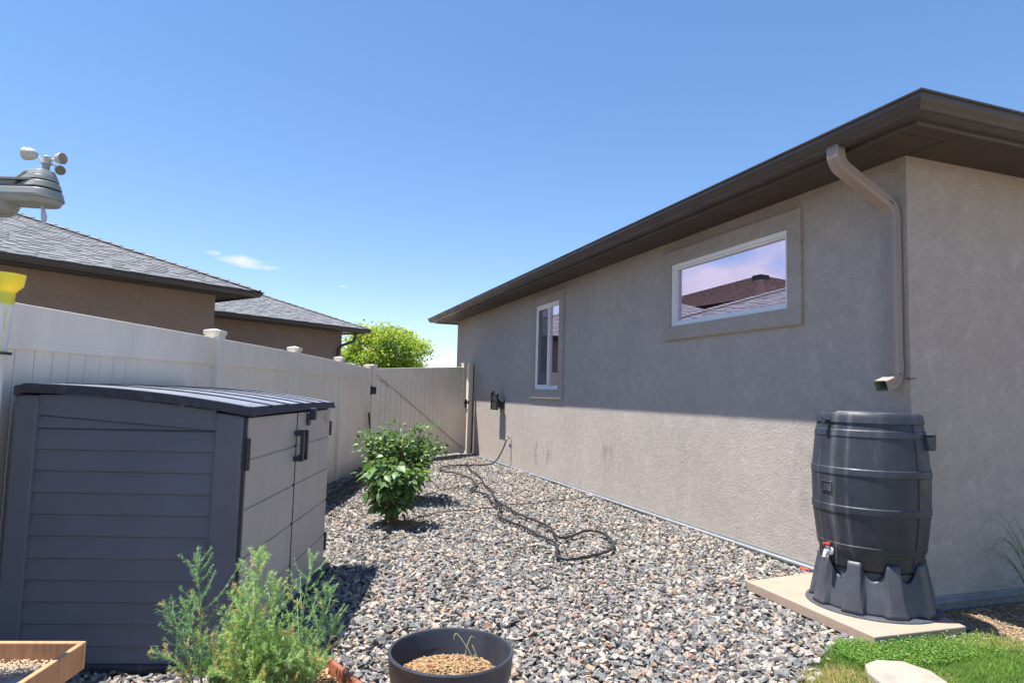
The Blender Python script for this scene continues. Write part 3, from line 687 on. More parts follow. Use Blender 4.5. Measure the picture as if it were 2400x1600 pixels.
mb = MB(); mb.box(GL-.10, GL+.06, -.07, -.046, 1.18, 1.215); mb.box(GL-.06, GL-.01, -.075, -.046, 1.08, 1.28); mb.box(GL-.02, GL+.09, -.085, -.06, 1.22, 1.245); mb.build('latch', M['black'], gate, bevel=.004)
mb = MB(); mb.tube([(GL-.005, -.05, .08), (GL-.005, -.05, 1.12)], .012, 8); mb.box(GL-.03, GL+.02, -.07, -.04, .98, 1.07); mb.build('drop_rod', M['galv'], gate)
gp = post(fence, 0, 0, 2.145, .16)
fm = Matrix.Translation(fence.location) @ Matrix.Rotation(fence.rotation_euler.z, 4, 'Z')
gp.name = 'gate_post'; q = fm.inverted() @ Vector((4.295, 15.30, 0)); gp.location = q; gp.rotation_euler.z = -fence.rotation_euler.z+.45
mb = MB(); mb.box(-.004, .012, -.07, .07, 0, 2.12); o = mb.build('wall_strip', M['black'], fence); o.location = fm.inverted() @ Vector((4.385, 15.30, 0)); o.rotation_euler.z = -fence.rotation_euler.z

# ------------------------------------------------------------ storage shed
shed = empty('storage_shed', (-.149, 3.74, 0), -R(16.1), 'grey resin storage shed with double doors and a dusty curved lid, against the fence', 'shed')
SD, SL = 1.15, 1.98
def arcz(x, zf=1.275, zb=1.372):      # underside of the lid over the shed depth; x from 0 (front) to -SD
    t = -x/SD; return zf+(zb-zf)*t+.062*4*t*(1-t)*(.75 if t > .5 else 1)*.55+.0
LZ = [(.02, 1.268), (-.13, 1.292), (-.35, 1.318), (-.6, 1.342), (-.85, 1.356), (-1.05, 1.356), (-1.19, 1.352)]
def lidz(x):
    for (a, za), (b, zb) in zip(LZ, LZ[1:]):
        if b <= x <= a: return za+(zb-za)*(x-a)/(b-a)
    return LZ[0][1] if x > 0 else LZ[-1][1]
# side panels with lap siding
def side_panel(yf, sgn):
    xs0, xs1 = -1.048, -.155; mb = MB()
    def strip(x0, x1, z0, z1a, z1b, d0, d1):
        mb.quad((x0, yf+sgn*d0, z0), (x1, yf+sgn*d0, z0), (x1, yf+sgn*d1, z1b), (x0, yf+sgn*d1, z1a))
    zz = [.01, .10, .208, .315, .422, .531, .641, .749, .858, .967, 1.075]
    for a, b in zip(zz, zz[1:]):
        strip(xs0, xs1, a+.006, b, b, .014, .004)
        mb.quad((xs0, yf+sgn*.004, a), (xs1, yf+sgn*.004, a), (xs1, yf+sgn*.014, a+.006), (xs0, yf+sgn*.014, a+.006))
    n = 10
    # top board and the slanted seam above it
    strip(xs0, xs1, 1.081, 1.180, 1.184, .014, .004); mb.quad((xs0, yf+sgn*.004, 1.075), (xs1, yf+sgn*.004, 1.075), (xs1, yf+sgn*.014, 1.081), (xs0, yf+sgn*.014, 1.081))
    strip(xs0, xs1, 1.188, 1.248, 1.191, .014, .004)
    for k in range(n):
        xa = xs0+(xs1-xs0)*k/n; xb = xs0+(xs1-xs0)*(k+1)/n; ta = 1.254+(1.194-1.254)*k/n; tb = 1.254+(1.194-1.254)*(k+1)/n
        mb.quad((xa, yf+sgn*.014, ta), (xb, yf+sgn*.014, tb), (xb, yf+sgn*.012, lidz(xb)), (xa, yf+sgn*.012, lidz(xa)))
    return mb
for yf, sgn in ((0, -1), (SL, 1)):
    mb = side_panel(yf, sgn); o = mb.build('side_panel', M['shed'], shed)
mb = MB(); mb.box(-SD+.02, -.03, .006, SL-.006, .0, 1.25); mb.build('body', M['shed'], shed)
def pillar(x0, x1, y0, y1, zf, zb, rnd=None):
    mb = MB(); i = len(mb.v)
    mb.v += [(x0, y0, 0), (x1, y0, 0), (x1, y1, 0), (x0, y1, 0), (x0, y0, zb), (x1, y0, zf), (x1, y1, zf), (x0, y1, zb)]
    mb.f += [(0, 3, 2, 1), (4, 5, 6, 7), (0, 1, 5, 4), (1, 2, 6, 5), (2, 3, 7, 6), (3, 0, 4, 7)]
    return mb.build('corner_post', M['shed'], shed, bevel=.012)
for y0, y1 in ((-.024, .03), (SL-.03, SL+.024)):
    pillar(-.157, -.012, y0, y1, 1.272, 1.288); pillar(-1.165, -1.046, y0, y1, 1.354, 1.356)
# doors
def door(y0, y1):
    d = MB(); seams = [.012, .258, .533, .786, 1.042]; z = seams+[1.262]; dd = []
    for a, b in zip(z, z[1:]): d.box(-.03, .010, y0, y1, a+.007, b-.004 if b < 1.2 else b)
    d.box(-.032, .002, y0+.004, y1-.004, .01, 1.26)
    return d.build('door', M['shed_door'], shed, bevel=.004)
d1 = door(.012, .952); d2 = door(.968, 1.972)
for dr, yc, s_ in ((d1, .915, 1), (d2, 1.02, -1)):
    mb = MB(); mb.tube([(.018, yc, 1.115), (.070, yc, 1.118), (.070, yc, .965), (.018, yc, .962)], .015, 8)
    mb = MB(); mb.box(.008, .072, yc-.015, yc+.015, 1.112, 1.145); mb.box(.008, .072, yc-.015, yc+.015, .945, .978); mb.box(.050, .075, yc-.015, yc+.015, .945, 1.145)
    mb.build('handle', M['shed_black'], dr, bevel=.006)
mb = MB(); mb.box(-.01, .0125, .953, .967, .02, 1.262); mb.build('door_gap', M['black'], shed)
MB().box(-.0115, .0005, -.006, .0105, .02, 1.262).build('corner_gap_shade', M['black'], shed)  # solid black strip stands in for the shaded gap between post and door
for yc, zs in ((.0, (.99, 1.155)), (SL, (1.05, 1.165)), (.0, (.15, .3)), (SL, (.13, .27))):
    MB().tube([(.012, yc, zs[0]), (.012, yc, zs[1])], .014, 10).build('hinge', M['black'], shed, smooth=40)
mb = MB(); mb.box(.018, .034, 1.185, 1.245, 1.165, 1.25); mb.box(.03, .075, 1.19, 1.24, 1.205, 1.29); mb.build('latch', M['shed_black'], shed, bevel=.008)
mb = MB(); mb.ring((.012, 1.80, 1.197), .036, .0025, (1, 0, 0), 24, 6); mb.box(.008, .014, 1.772, 1.828, 1.190, 1.204); mb.build('emblem', Mat('emblem_plastic', (.34, .33, .34), .4).m, shed)
mb = MB(); mb.box(-.004, .03, .90, .925, .06, .16); mb.build('door_bolt', M['black'], shed, bevel=.004)
mb = MB(); mb.box(-1.16, .06, -.035, SL+.05, -.03, .022); mb.build('floor', M['rim'], shed, bevel=.008)
# lid: crowned panels with raised seams running front to back, dark rim around
LX = [x for x, _ in LZ]; ovy0, ovy1 = -.042, SL+.06
mb = MB(); nseg = 28; xs = [.024-(.024+1.150)*k/nseg for k in range(nseg+1)]
def ltop(x): t = (.024-x)/1.174; return 1.318+(1.408-1.318)*min(1, t*1.02)+.105*t*(1-t)*1.0 - (.012 if t > .98 else 0)
ys_ = []
ny = 6; pw = (ovy1-ovy0-.03)/ny
prof_y = []
for k in range(ny):
    a = ovy0+.015+k*pw; prof_y += [(a+.005, 0), (a+pw-.016, 0), (a+pw-.0155, -.0015), (a+pw+.0035, -.0015)]
prof_y = prof_y[:-2]
i0 = 0
for x in xs:
    for (y, d) in prof_y:
        u = (y-(ovy0+ovy1)/2)/((ovy1-ovy0)/2); mb.v.append((x, y, ltop(x)+d+( .006*(1-u*u))))
n = len(prof_y)
for j in range(nseg):
    for k in range(n-1): a = j*n+k; mb.f.append((a, a+n, a+n+1, a+1))
mi_ = []
for j in range(nseg):
    for k in range(n-1): mi_.append(1 if (prof_y[k][1] < 0 or prof_y[k+1][1] < 0) else 0)
mb.build('lid', None, shed, mats=[M['lid'], M['rim']], mi=mi_)
def lc(y): u = (y-(ovy0+ovy1)/2)/((ovy1-ovy0)/2); return ( .006*(1-u*u))
mb = MB()
for y0, y1 in ((ovy0, ovy0+.022), (ovy1-.022, ovy1)):
    i = len(mb.v); m2 = len(xs)
    for x in xs:
        z1 = ltop(x)+.003; z0 = z1-.05
        mb.v += [(x, y0, z0), (x, y1, z0), (x, y1, z1), (x, y0, z1)]
    for j in range(m2-1):
        for k in range(4): a = i+j*4+k; b = i+j*4+(k+1) % 4; mb.f.append((a, b, b+4, a+4))
    mb.f += [(i, i+1, i+2, i+3), (i+(m2-1)*4+3, i+(m2-1)*4+2, i+(m2-1)*4+1, i+(m2-1)*4)]
yy = [ovy0+(ovy1-ovy0)*k/16 for k in range(17)]
for (xf, xb) in ((.030, .016), (-1.145, -1.162)):
    i = len(mb.v)
    for y in yy:
        z1 = ltop(min(xf, .024) if xf > 0 else -1.150)+lc(y)+.002; z0 = z1-(.048 if xf > 0 else .05)
        mb.v += [(xf+.008, y, z0), (xb, y, z0), (xb, y, z1), (xf-.008, y, z1)]
    for j in range(16):
        for k in range(4): a = i+j*4+k; b = i+j*4+(k+1) % 4; mb.f.append((a, a+4, b+4, b))
    mb.f += [(i, i+1, i+2, i+3), (i+64+3, i+64+2, i+64+1, i+64)]
for k in range(1, ny):
    y = ovy0+.015+k*pw
    mb.box(.012, .034, y-.014, y+.010, ltop(.024)+lc(y)-.008, ltop(.024)+lc(y)+.006)
mb.build('lid_rim', M['rim'], shed, bevel=.005)
for k in range(1, ny):
    y = ovy0+.015+k*pw; mb = MB(); i = 0
    for x in xs:
        z = ltop(x)+lc(y); mb.v += [(x, y-.007, z-.002), (x, y+.005, z-.002), (x, y+.005, z+.0065), (x, y-.007, z+.0055)]
    for j in range(len(xs)-1):
        for q in range(4): a = j*4+q; b = j*4+(q+1) % 4; mb.f.append((a, b, b+4, a+4))
    mb.build('lid_rib', M['rim'], shed)

# ------------------------------------------------------------ rain barrel on its stand on a stone slab
BX, BY = 3.94, 3.58
slab = MB(); pts = [(3.42, 3.085), (4.155, 3.06), (4.22, 3.33), (4.23, 4.36), (3.455, 4.275)]
pts = [(3.405, 3.075), (3.75, 3.068), (4.145, 3.062), (4.20, 3.30), (4.21, 4.35), (3.80, 4.31), (3.452, 4.27), (3.43, 3.7)]
slab.prism(pts, -.02, .05); tag(slab.build('stone_slab', M['slab'], bevel=.006), 'flat pinkish sandstone slab lying under the rain barrel', 'stone slab')
st = empty('barrel_stand', (BX, BY, .05), 0, 'scalloped dark plastic stand with tall buttresses on the sandstone slab', 'barrel stand')
mb = MB(); nth = 270; rows = 12; PH = R(205)
def bt(a):      # 1 on a buttress, 0 between
    k = ((a-PH)/R(40)+.5) % 1-.5; d = abs(k)*40
    return max(0, min(1, (13.5-d)/3.5)), d
for j in range(rows+1):
    t = j/rows
    for k in range(nth):
        a = 2*PI*k/nth; b, d = bt(a)
        wtop = max(0, min(1, (9.5-d)/3)); wb = max(0, min(1, (12.5-d)/3)); ww = wb+(wtop-wb)*t
        h = .335 if d < 8 else .335-.115*(1-((20-d)/12)**2)**.5
        r = (.355-.045*t)+ww*(.042-.020*t)
        mb.v.append((r*math.cos(a), r*math.sin(a), .012+(h-.012)*t))
for j in range(rows):
    for k in range(nth): a = j*nth+k; b = j*nth+(k+1) % nth; mb.f.append((a, b, b+nth, a+nth))
o = mb.build('wall', M['stand'], st, smooth=22); sm = o.modifiers.new('thick', 'SOLIDIFY'); sm.thickness = .006; sm.offset = -1
mb = MB(); i = 0
prof = [(.34, .014), (.40, .012), (.418, .008), (.420, .0), (.34, .0)]
mb.lathe(prof, 64); mb.build('flange', M['stand'], st, smooth=30)
mb = MB(); mb.lathe([(.0, .268), (.292, .268), (.292, .20), (0, .20)], 48); mb.build('deck', M['stand'], st)
br = empty('rain_barrel', (BX, BY, .32), 0, 'black ribbed plastic rain barrel with a spigot under the downspout', 'rain barrel')
Rb = lambda z: np.interp(z, [0, .04, .18, .38, .63, .88, 1.04], [.300, .312, .342, .366, .371, .347, .318])
bands = [(.045, .0), (.135, .175), (.385, .43), (.625, .665), (.865, .905), (.935, .975)]
prof = []; z = 0.0
def band(z):
    for a, b in ((.12, .165), (.375, .42), (.625, .67), (.88, .925)):
        if a <= z <= b: return .0045
    if z > .975: return .010
    return 0
prof.append((.0, .0)); prof.append((.285, .0))
zs_ = sorted(set(list(np.arange(.015, 1.03, .02))+[e+q for e in (.12, .165, .375, .42, .625, .67, .88, .925, .975) for q in (-.003, .003)]))
for z in zs_: prof.append((float(Rb(z))+band(z), float(z)))
prof += [(.326, 1.035), (.318, 1.043), (.305, 1.043), (.300, 1.032)]
mb = MB(); mb.lathe(prof, 96); body = mb.build('body', M['barrel'], br, smooth=28)
mb = MB(); mb.lathe([(.300, 1.030), (.20, 1.036), (.0, 1.040)], 48); mb.ring((-.1, .02, 1.042), .11, .008, (0, 0, 1), 30, 6); mb.build('lid', M['barrel_top'], br, smooth=40)
def onb(ang, z, dr=0): a = R(ang); r = float(Rb(z))+dr; return Vector((r*math.cos(a), r*math.sin(a), z))
def framem(ang, z, dr=0): return Matrix.Translation(onb(ang, z, dr)) @ Matrix.Rotation(R(ang), 4, 'Z')   # local x = outward
F = framem(176, .985, .008)
mb = MB(); mb.tube([F @ Vector((-.02, 0, 0)), F @ Vector((.035, 0, 0))], .016, 12); mb.lathe([], 3) if False else None
mb.tube([F @ Vector((.03, 0, 0)), F @ Vector((.048, 0, 0))], .022, 12); mb.build('plug', M['shed_black'], br, smooth=40)
F = framem(178, .54, .002); mb = MB(); frame = [(-.045, .045, -.032, -.026), (-.045, .045, .026, .032), (-.045, -.039, -.026, .026), (.039, .045, -.026, .026)]
for a, b, c, d in frame: mb.box(-.01, .006, a, b, c, d, F)
mb.box(-.012, .0015, -.038, .038, -.025, .025, F); mb.build('sight_recess', M['barrel'], br, bevel=.002)
F = framem(176, .11, .004); mb = MB()                      # arched spigot boss
for k in range(13):
    a = PI*k/12; 
mb.sweep([F @ Vector((-.004, .055*math.cos(PI*k/12), .02+.062*math.sin(PI*k/12))) for k in range(13)], [(-.006, -.012), (.006, -.012), (.006, .012), (-.006, .012)], upv=(-1, .07, 0))
mb.box(-.012, .006, .050, .060, -.09, .02, F); mb.box(-.012, .006, -.060, -.050, -.09, .02, F)
mb.build('spigot_boss', M['barrel'], br, bevel=.003)
mb = MB(); mb.tube([F @ Vector((-.02, 0, -.01)), F @ Vector((.045, 0, -.01))], .016, 12); mb.tube([F @ Vector((.04, 0, -.005)), F @ Vector((.055, 0, -.05))], .013, 10); mb.tube([F @ Vector((.03, 0, 0)), F @ Vector((.03, 0, .03))], .010, 10)
mb.tube([F @ Vector((.0, 0, -.01)), F @ Vector((.012, 0, -.01))], .028, 14)
sg = mb.build('spigot', M['white_plastic'], br, smooth=40)
mb = MB(); mb.tube([F @ Vector((.03, -.002, .028)), F @ Vector((.03, 0, .042))], .018, 12); mb.box(.0, .06, -.007, .007, .034, .046, F); mb.build('spigot_handle', M['red'], sg, bevel=.002)
F = framem(-62, .88, .0); mb = MB(); mb.box(-.03, .055, -.03, .03, -.075, .03, F); mb.box(-.03, .058, -.034, .034, .024, .034, F); mb.build('overflow', M['barrel'], br, bevel=.008)
F = framem(-84, .55, .003); mb = MB(); mb.tube([onb(-88, z, .002) for z in np.arange(.02, 1.0, .05)], .0035, 6); mb.build('mould_seam', M['barrel'], br, smooth=40)
# red ring lying on the gravel
mb = MB(); mb.ring((0, 0, 0), .035, .006, (.15, 0, 1), 24, 8); o = mb.build('red_ring', M['red'], smooth=60); o.location = (4.27, 4.55, .02); tag(o, 'small red rubber ring on the gravel beside the slab', 'ring')

# ------------------------------------------------------------ garden hose and drip line
HP = [(4.30, 12.45, .52), (4.27, 12.44, .44), (4.20, 12.44, .27), (4.09, 12.45, .10), (3.96, 12.48, .03), (3.509, 12.515, .03), (3.184, 12.435, .03), (2.966, 12.2, .03), (2.823, 11.85, .03), (2.789, 11.505, .03), (2.966, 11.3, .03), (3.018, 10.82, .03), (3.057, 10.57, .03), (2.984, 10.19, .03),
      (2.889, 9.7, .03), (2.696, 9.334, .03), (2.69, 9.149, .03), (2.783, 8.896, .03), (2.751, 8.619, .03), (2.658, 8.267, .03), (2.651, 7.88, .03), (2.608, 7.664, .03), (2.487, 7.43, .03), (2.427, 7.2, .03), (2.461, 6.83, .03), (2.511, 6.64, .03), (2.499, 6.355, .03), (2.517, 6.025, .03),
      (2.525, 5.858, .04), (2.479, 5.66, .035), (2.358, 5.42, .03), (2.346, 5.297, .03), (2.424, 5.234, .03), (2.588, 5.276, .03), (2.783, 5.37, .03), (2.931, 5.48, .03), (3.042, 5.636, .03), (3.133, 5.862, .03), (3.196, 6.145, .03), (3.162, 6.278, .03), (3.051, 6.289, .03), (2.86, 6.126, .03), (2.712, 6.01, .03),
      (2.626, 5.984, .055), (2.66, 6.19, .05), (2.76, 6.456, .03), (2.777, 6.658, .03), (2.744, 7.026, .03), (2.693, 7.392, .03), (2.733, 7.685, .03), (2.727, 8.0, .03), (2.811, 8.609, .03), (3.0, 9.287, .03), (3.014, 9.682, .03), (3.154, 10.24, .03), (3.306, 11.045, .03), (3.349, 11.595, .03), (3.45, 12.1, .03), (3.53, 12.5, .06), (3.58, 12.70, .03)]
HS = catmull(HP, 5)
for _ in range(5): HS = [HS[0]]+[HS[i]*.5+(HS[i-1]+HS[i+1])*.25 for i in range(1, len(HS)-1)]+[HS[-1]]
mb = MB(); mb.tube([(x, y, z+.010+.004*math.sin(i*1.7)) for i, (x, y, z) in enumerate([tuple(p) for p in HS])], .0142, 8)
ho = mb.build('garden_hose', M['hose'], smooth=60); tag(ho, 'dark garden hose looped over the gravel from the wall tap', 'hose')
mb = MB(); mb.tube([(4.318, 12.452, .545), (4.296, 12.45, .50)], .018, 10); c_ = mb.build('coupling', M['brass'], ho, smooth=40)
D1 = [(1.40, 7.25, .015), (1.701, 7.558, .02), (1.959, 7.757, .02), (2.268, 7.742, .02), (2.427, 7.845, .02), (2.86, 8.045, .02), (3.446, 8.191, .02), (3.878, 8.328, .02), (4.25, 8.50, .02)]
D2 = [(1.75, 8.7, .01), (2.046, 9.141, .02), (2.626, 9.675, .02), (3.1, 10.1, .02)]
for nm, D, lb in (('drip_tube', D1, 'thin black drip tube crossing the gravel from the front shrub to the wall'), ('drip_tube', D2, 'thin black drip tube leaving the rear shrub over the gravel')):
    mb = MB(); mb.tube([(p.x, p.y, p.z+.006+.006*math.sin(i*.9)) for i, p in enumerate(catmull(D, 6))], .006, 6); tag(mb.build(nm, M['drip'], smooth=60), lb, 'drip tube', 'drip irrigation tubes')
mb = MB()
for k in range(9):
    P = [(Vector((.55, 8.6, .02))+FD*(t*4.2)+Vector((random.uniform(-.05, .05)+k*.035-.1, random.uniform(-.05, .05), random.uniform(0, .05)))) for t in np.linspace(0, 1, 9)]
    mb.tube(catmull(P, 4), .007, 6)
tag(mb.build('coiled_tubing', M['drip'], smooth=60), 'black irrigation tubing heaped along the foot of the left fence', 'irrigation tubing')
# black rod leaning in the fence corner
mb = MB(); mb.tube([(1.72, 12.62, .0), (1.66, 12.98, 1.0)], .018, 10); tag(mb.build('leaning_rod', M['black'], smooth=40), 'short black rod leaning upright beside the gate hinge post', 'rod')

# ------------------------------------------------------------ foliage helpers (numpy)
class Leaves:
    def __init__(s): s.P = []; s.T = []; s.sh = None
    def add(s, pos, dirs, ups, size, tone): s.P.append((pos, dirs, ups, size)); s.T.append(tone)
    def build(s, name, mat, parent, shape='leaf'):
        pos = np.concatenate([p[0] for p in s.P]); d = np.concatenate([p[1] for p in s.P]); u = np.concatenate([p[2] for p in s.P]); sz = np.concatenate([p[3] for p in s.P]); tone = np.concatenate(s.T)
        d = d/np.linalg.norm(d, axis=1, keepdims=True); sd = np.cross(d, u); sd /= np.linalg.norm(sd, axis=1, keepdims=True)+1e-9; nn_ = np.cross(sd, d)
        if shape == 'leaf':      # along, side, normal
            L = [(0, 0, 0), (.22, .24, .06), (.55, .27, .04), (1, 0, -.22), (.55, -.27, .04), (.22, -.24, .06), (.25, 0, -.02), (.6, 0, -.05)]
            Fc = [(0, 1, 6), (1, 2, 7, 6), (2, 3, 7), (0, 6, 5), (6, 7, 4, 5), (7, 3, 4)]
        elif shape == 'needle':
            L = [(0, .5, 0), (0, -.5, 0), (1, 0, 0)]; Fc = [(0, 1, 2)]
        elif shape == 'blade':
            L = [(0, .5, 0), (0, -.5, 0), (.55, -.4, .10), (.55, .4, .10), (1, 0, .34)]; Fc = [(0, 1, 2, 3), (3, 2, 4)]
        else:
            L = [(0, 0, 0), (.5, .4, .05), (1, 0, -.1), (.5, -.4, .05)]; Fc = [(0, 3, 2, 1)]
        L = np.array(L, float); n = len(pos); k = len(L)
        if sz.ndim == 1: ln = wd = sz
        else: ln = sz[:, 0]; wd = sz[:, 1]
        V = pos[:, None, :]+d[:, None, :]*(L[None, :, 0, None]*ln[:, None, None])+sd[:, None, :]*(L[None, :, 1, None]*wd[:, None, None])+nn_[:, None, :]*(L[None, :, 2, None]*ln[:, None, None])
        V = V.reshape(-1, 3).astype(np.float32)
        loops = []; starts = []; c = 0; base = np.arange(n)*k
        tot = sum(len(f) for f in Fc)
        lp = np.concatenate([np.array(f) for f in Fc]); li = (base[:, None]+lp[None, :]).reshape(-1)
        ls = np.concatenate([[0], np.cumsum([len(f) for f in Fc])[:-1]]); lstart = (np.arange(n)[:, None]*tot+ls[None, :]).reshape(-1)
        me = bpy.data.meshes.new(name); me.vertices.add(len(V)); me.vertices.foreach_set('co', V.reshape(-1))
        me.loops.add(len(li)); me.loops.foreach_set('vertex_index', li.astype(np.int32)); me.polygons.add(len(lstart)); me.polygons.foreach_set('loop_start', lstart.astype(np.int32))
        me.materials.append(mat); me.update(calc_edges=True); me.validate()
        a = me.attributes.new('tone', 'FLOAT', 'FACE'); a.data.foreach_set('value', np.repeat(tone, len(Fc)).astype(np.float32)[:len(me.polygons)])
        me.shade_smooth()
        o = bpy.data.objects.new(name, me); COL.objects.link(o)
        if parent: o.parent = parent
        return o
def rv(n): v = rng.normal(size=(n, 3)); return v/np.linalg.norm(v, axis=1, keepdims=True)

def shrub(name, loc, label, base, crown_c, crown_r, n_br, leaf, n_leaf, droop, seed, low=0, group='shrubs planted in the gravel'):
    rs = np.random.default_rng(seed); t = empty(name, loc, 0, label, 'shrub', group); lv = Leaves(); st_ = MB()
    cc_ = np.array(crown_c); cr = np.array(crown_r)
    for b in range(n_br):
        u = rs.normal(size=3); u /= np.linalg.norm(u); u[2] = abs(u[2])*.9-.25 if b > low else -abs(u[2])*.8; u = u*rs.uniform(.8, 1.12)
        tip = cc_+u*cr*rs.uniform(.75, 1.05); p0 = np.array([rs.uniform(-.035, .035), rs.uniform(-.035, .035), -.03]); mid = (p0+tip)/2*np.array([.7, .7, 1.0])+np.array([0, 0, .06])
        pts = [Vector(p0), Vector(mid*.55+p0*.45), Vector(mid), Vector((mid+tip)/2+np.array([0, 0, .02])), Vector(tip)]
        C_ = catmull(pts, 5); st_.tube(C_, .008, 6, radii=[.0075*(1-.8*k/(len(C_)-1)) for k in range(len(C_))])
        m_ = len(C_); per = n_leaf//n_br
        tt = rs.uniform(.38, 1.0, per)**.8
        P = np.array([C_[min(m_-1, int(q*(m_-1)))] for q in tt]); dv = np.array(C_[-1]-C_[-4]); dv /= np.linalg.norm(dv)
        off = rs.normal(size=(per, 3)); off /= np.linalg.norm(off, axis=1, keepdims=True)
        sub = (cr.mean()*.30)*rs.uniform(0, 1, per)**.7
        pos = P+off*sub[:, None]*np.array([1, 1, .8])
        d = off*.9+dv*.35+rs.normal(size=(per, 3))*.3; d[:, 2] = d[:, 2]*.5-droop*rs.uniform(.4, 1.2, per)
        tipd = (pos[:, 2]-(cc_[2]-cr[2]))/(2*cr[2])
        upv = np.tile([0, 0, 1.], (per, 1))+rs.normal(size=(per, 3))*.45
        sz = leaf*rs.uniform(.6, 1.15, per); sz2 = np.stack([sz, sz*rs.uniform(.9, 1.2, per)], 1)
        lv.add(pos, d, upv, sz2, np.clip(rs.uniform(0, .75, per)+(rs.random(per) < .15)*.3, 0, 1))
        for q in range(0, per, 5):
            st_.tube([Vector(P[q]), Vector(pos[q])], .002, 4)
    st_.build('stem', M['bark'], t, smooth=60); lv.build('foliage', M['leaf'], t); return t
shrub('leafy_shrub', (1.23, 7.17, 0), 'large-leaved green shrub with reddish stems, nearest the camera', None, (-.02, -.02, .52), (.35, .30, .40), 26, .120, 600, .6, 3, low=6)
shrub('leafy_shrub', (1.62, 8.72, 0), 'broad dense small-leaved green shrub behind the front one', None, (-.08, 0, .73), (.62, .50, .46), 56, .078, 3000, .12, 5, low=8)
# bark mulch around the front shrub
def chips(name, loc, rx, ry, n, hgt, lab, cat, mat=M['chips'], size=.02, parent=None, z0=0, seed=1, rnd=True):
    rs = np.random.default_rng(seed); a = rs.uniform(0, 2*PI, n); r = np.sqrt(rs.random(n)); pos = np.stack([r*np.cos(a)*rx, r*np.sin(a)*ry, z0+hgt*(1-r**2)*.8+rs.uniform(0, .01, n)], 1)
    mb = MB(); ext = []
    for p in pos:
        l = size*rs.uniform(.5, 1.3); Mx = Matrix.Translation(p) @ Matrix.Rotation(rs.uniform(0, 6.28), 4, 'Z') @ Matrix.Rotation(rs.uniform(-.5, .5), 4, 'X') @ Matrix.Rotation(rs.uniform(-.5, .5), 4, 'Y')
        mb.box(-l/2, l/2, -l*.2, l*.2, -l*.07, l*.07, Mx)
    mb.lathe([(1.0, z0-.02), (.7, z0+hgt*.4), (.35, z0+hgt*.7), (0, z0+hgt*.8)], 24, sx=rx, sy=ry)
    o = mb.build(name, mat); o.location = loc
    if parent: o.parent = parent; o.location = loc
    return tag(o, lab, cat, kind='stuff') if not parent else o
chips('bark_mulch', (1.33, 7.20, .0), .24, .18, 420, .03, None, None)

# maple tree beyond the gate
tree = empty('maple_tree', (4.45, 30.15, -.1), 0, 'round yellow-green tree standing beyond the gate', 'tree')
rs = np.random.default_rng(9); tm = MB(); lv = Leaves(); TC = np.array([0, 0, 3.05]); TR = np.array([2.02, 1.9, 1.58])
tm.tube([(0, 0, -.2), (.03, 0, .8), (0, .03, 1.6), (.05, 0, 3.0), (0, 0, 3.9)], .1, 10, radii=[.12, .10, .085, .05, .015])
for b in range(75):
    u = rs.normal(size=3); u /= np.linalg.norm(u); u[2] = u[2]*.9+.08
    rr = rs.uniform(.70, 1.0); bump_ = 1+.10*math.sin(3*math.atan2(u[1], u[0])+b % 3); tip = TC+u*TR*rr*bump_
    if tip[2] < 1.35: tip[2] = 1.35+rs.uniform(0, .3)
    s0 = np.array([0, 0, min(3.6, max(1.2, 1.5+.4*(tip[2]-1.5)))]); mid = (s0+tip)/2+np.array([0, 0, .1])
    C_ = catmull([s0, mid, tip], 5); tm.tube(C_, .02, 5, radii=[.035*(1-.85*k/(len(C_)-1)) for k in range(len(C_))])
    n = 215; cen = np.array(tip)+rs.normal(size=3)*.06
    o1 = rs.normal(size=(n, 3))*np.array([.26, .26, .17]); pos = cen+o1
    k = 50; tt = rs.uniform(.35, .95, k); P = np.array([C_[int(q*(len(C_)-1))] for q in tt])+rs.normal(size=(k, 3))*.16
    pos = np.concatenate([pos, P]); n = len(pos)
    d = rs.normal(size=(n, 3)); d[:, 2] = -abs(d[:, 2])*.7; upv = rs.normal(size=(n, 3))*.6+np.array([0, 0, 1])
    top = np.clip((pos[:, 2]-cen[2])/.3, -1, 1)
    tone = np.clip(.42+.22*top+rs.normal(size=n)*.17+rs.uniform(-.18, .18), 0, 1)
    sz = rs.uniform(.07, .14, n); lv.add(pos, d, upv, np.stack([sz, sz*1.25], 1), tone)
tm.build('trunk', M['bark'], tree, smooth=60); lv.build('crown', M['tree_leaf'], tree)

# ------------------------------------------------------------ asparagus ferns in a terracotta trough in front of the shed
tr = empty('planter_trough', (.09, 2.70, 0), R(19), 'terracotta coloured trough planter holding the feathery ferns', 'planter')
tx, ty, th_ = .34, .40, .22
mb = MB()
def frustum_tray(mb, a, b, h, tw, taper=.04):
    o0 = [(-a+taper, -b+taper), (a-taper, -b+taper), (a-taper, b-taper), (-a+taper, b-taper)]; o1 = [(-a, -b), (a, -b), (a, b), (-a, b)]
    i1 = [(-a+tw, -b+tw), (a-tw, -b+tw), (a-tw, b-tw), (-a+tw, b-tw)]; i0 = [(-a+tw+taper, -b+tw+taper), (a-tw-taper, -b+tw+taper), (a-tw-taper, b-tw-taper), (-a+tw+taper, b-tw-taper)]
    R_ = [(o0, 0), (o1, h), (i1, h), (i0, .02)]
    for pts, z in R_: mb.v += [(x, y, z) for x, y in pts]
    mb.f.append((3, 2, 1, 0)); mb.f.append((12, 13, 14, 15))
    for j in range(3):
        for k in range(4): mb.f.append((j*4+k, j*4+(k+1) % 4, j*4+4+(k+1) % 4, j*4+4+k))
frustum_tray(mb, tx, ty, th_, .022); mb.build('trough', M['terracotta'], tr, bevel=.008)
mb = MB(); mb.box(-tx+.04, tx-.04, -ty+.04, ty-.04, .02, th_-.045); 
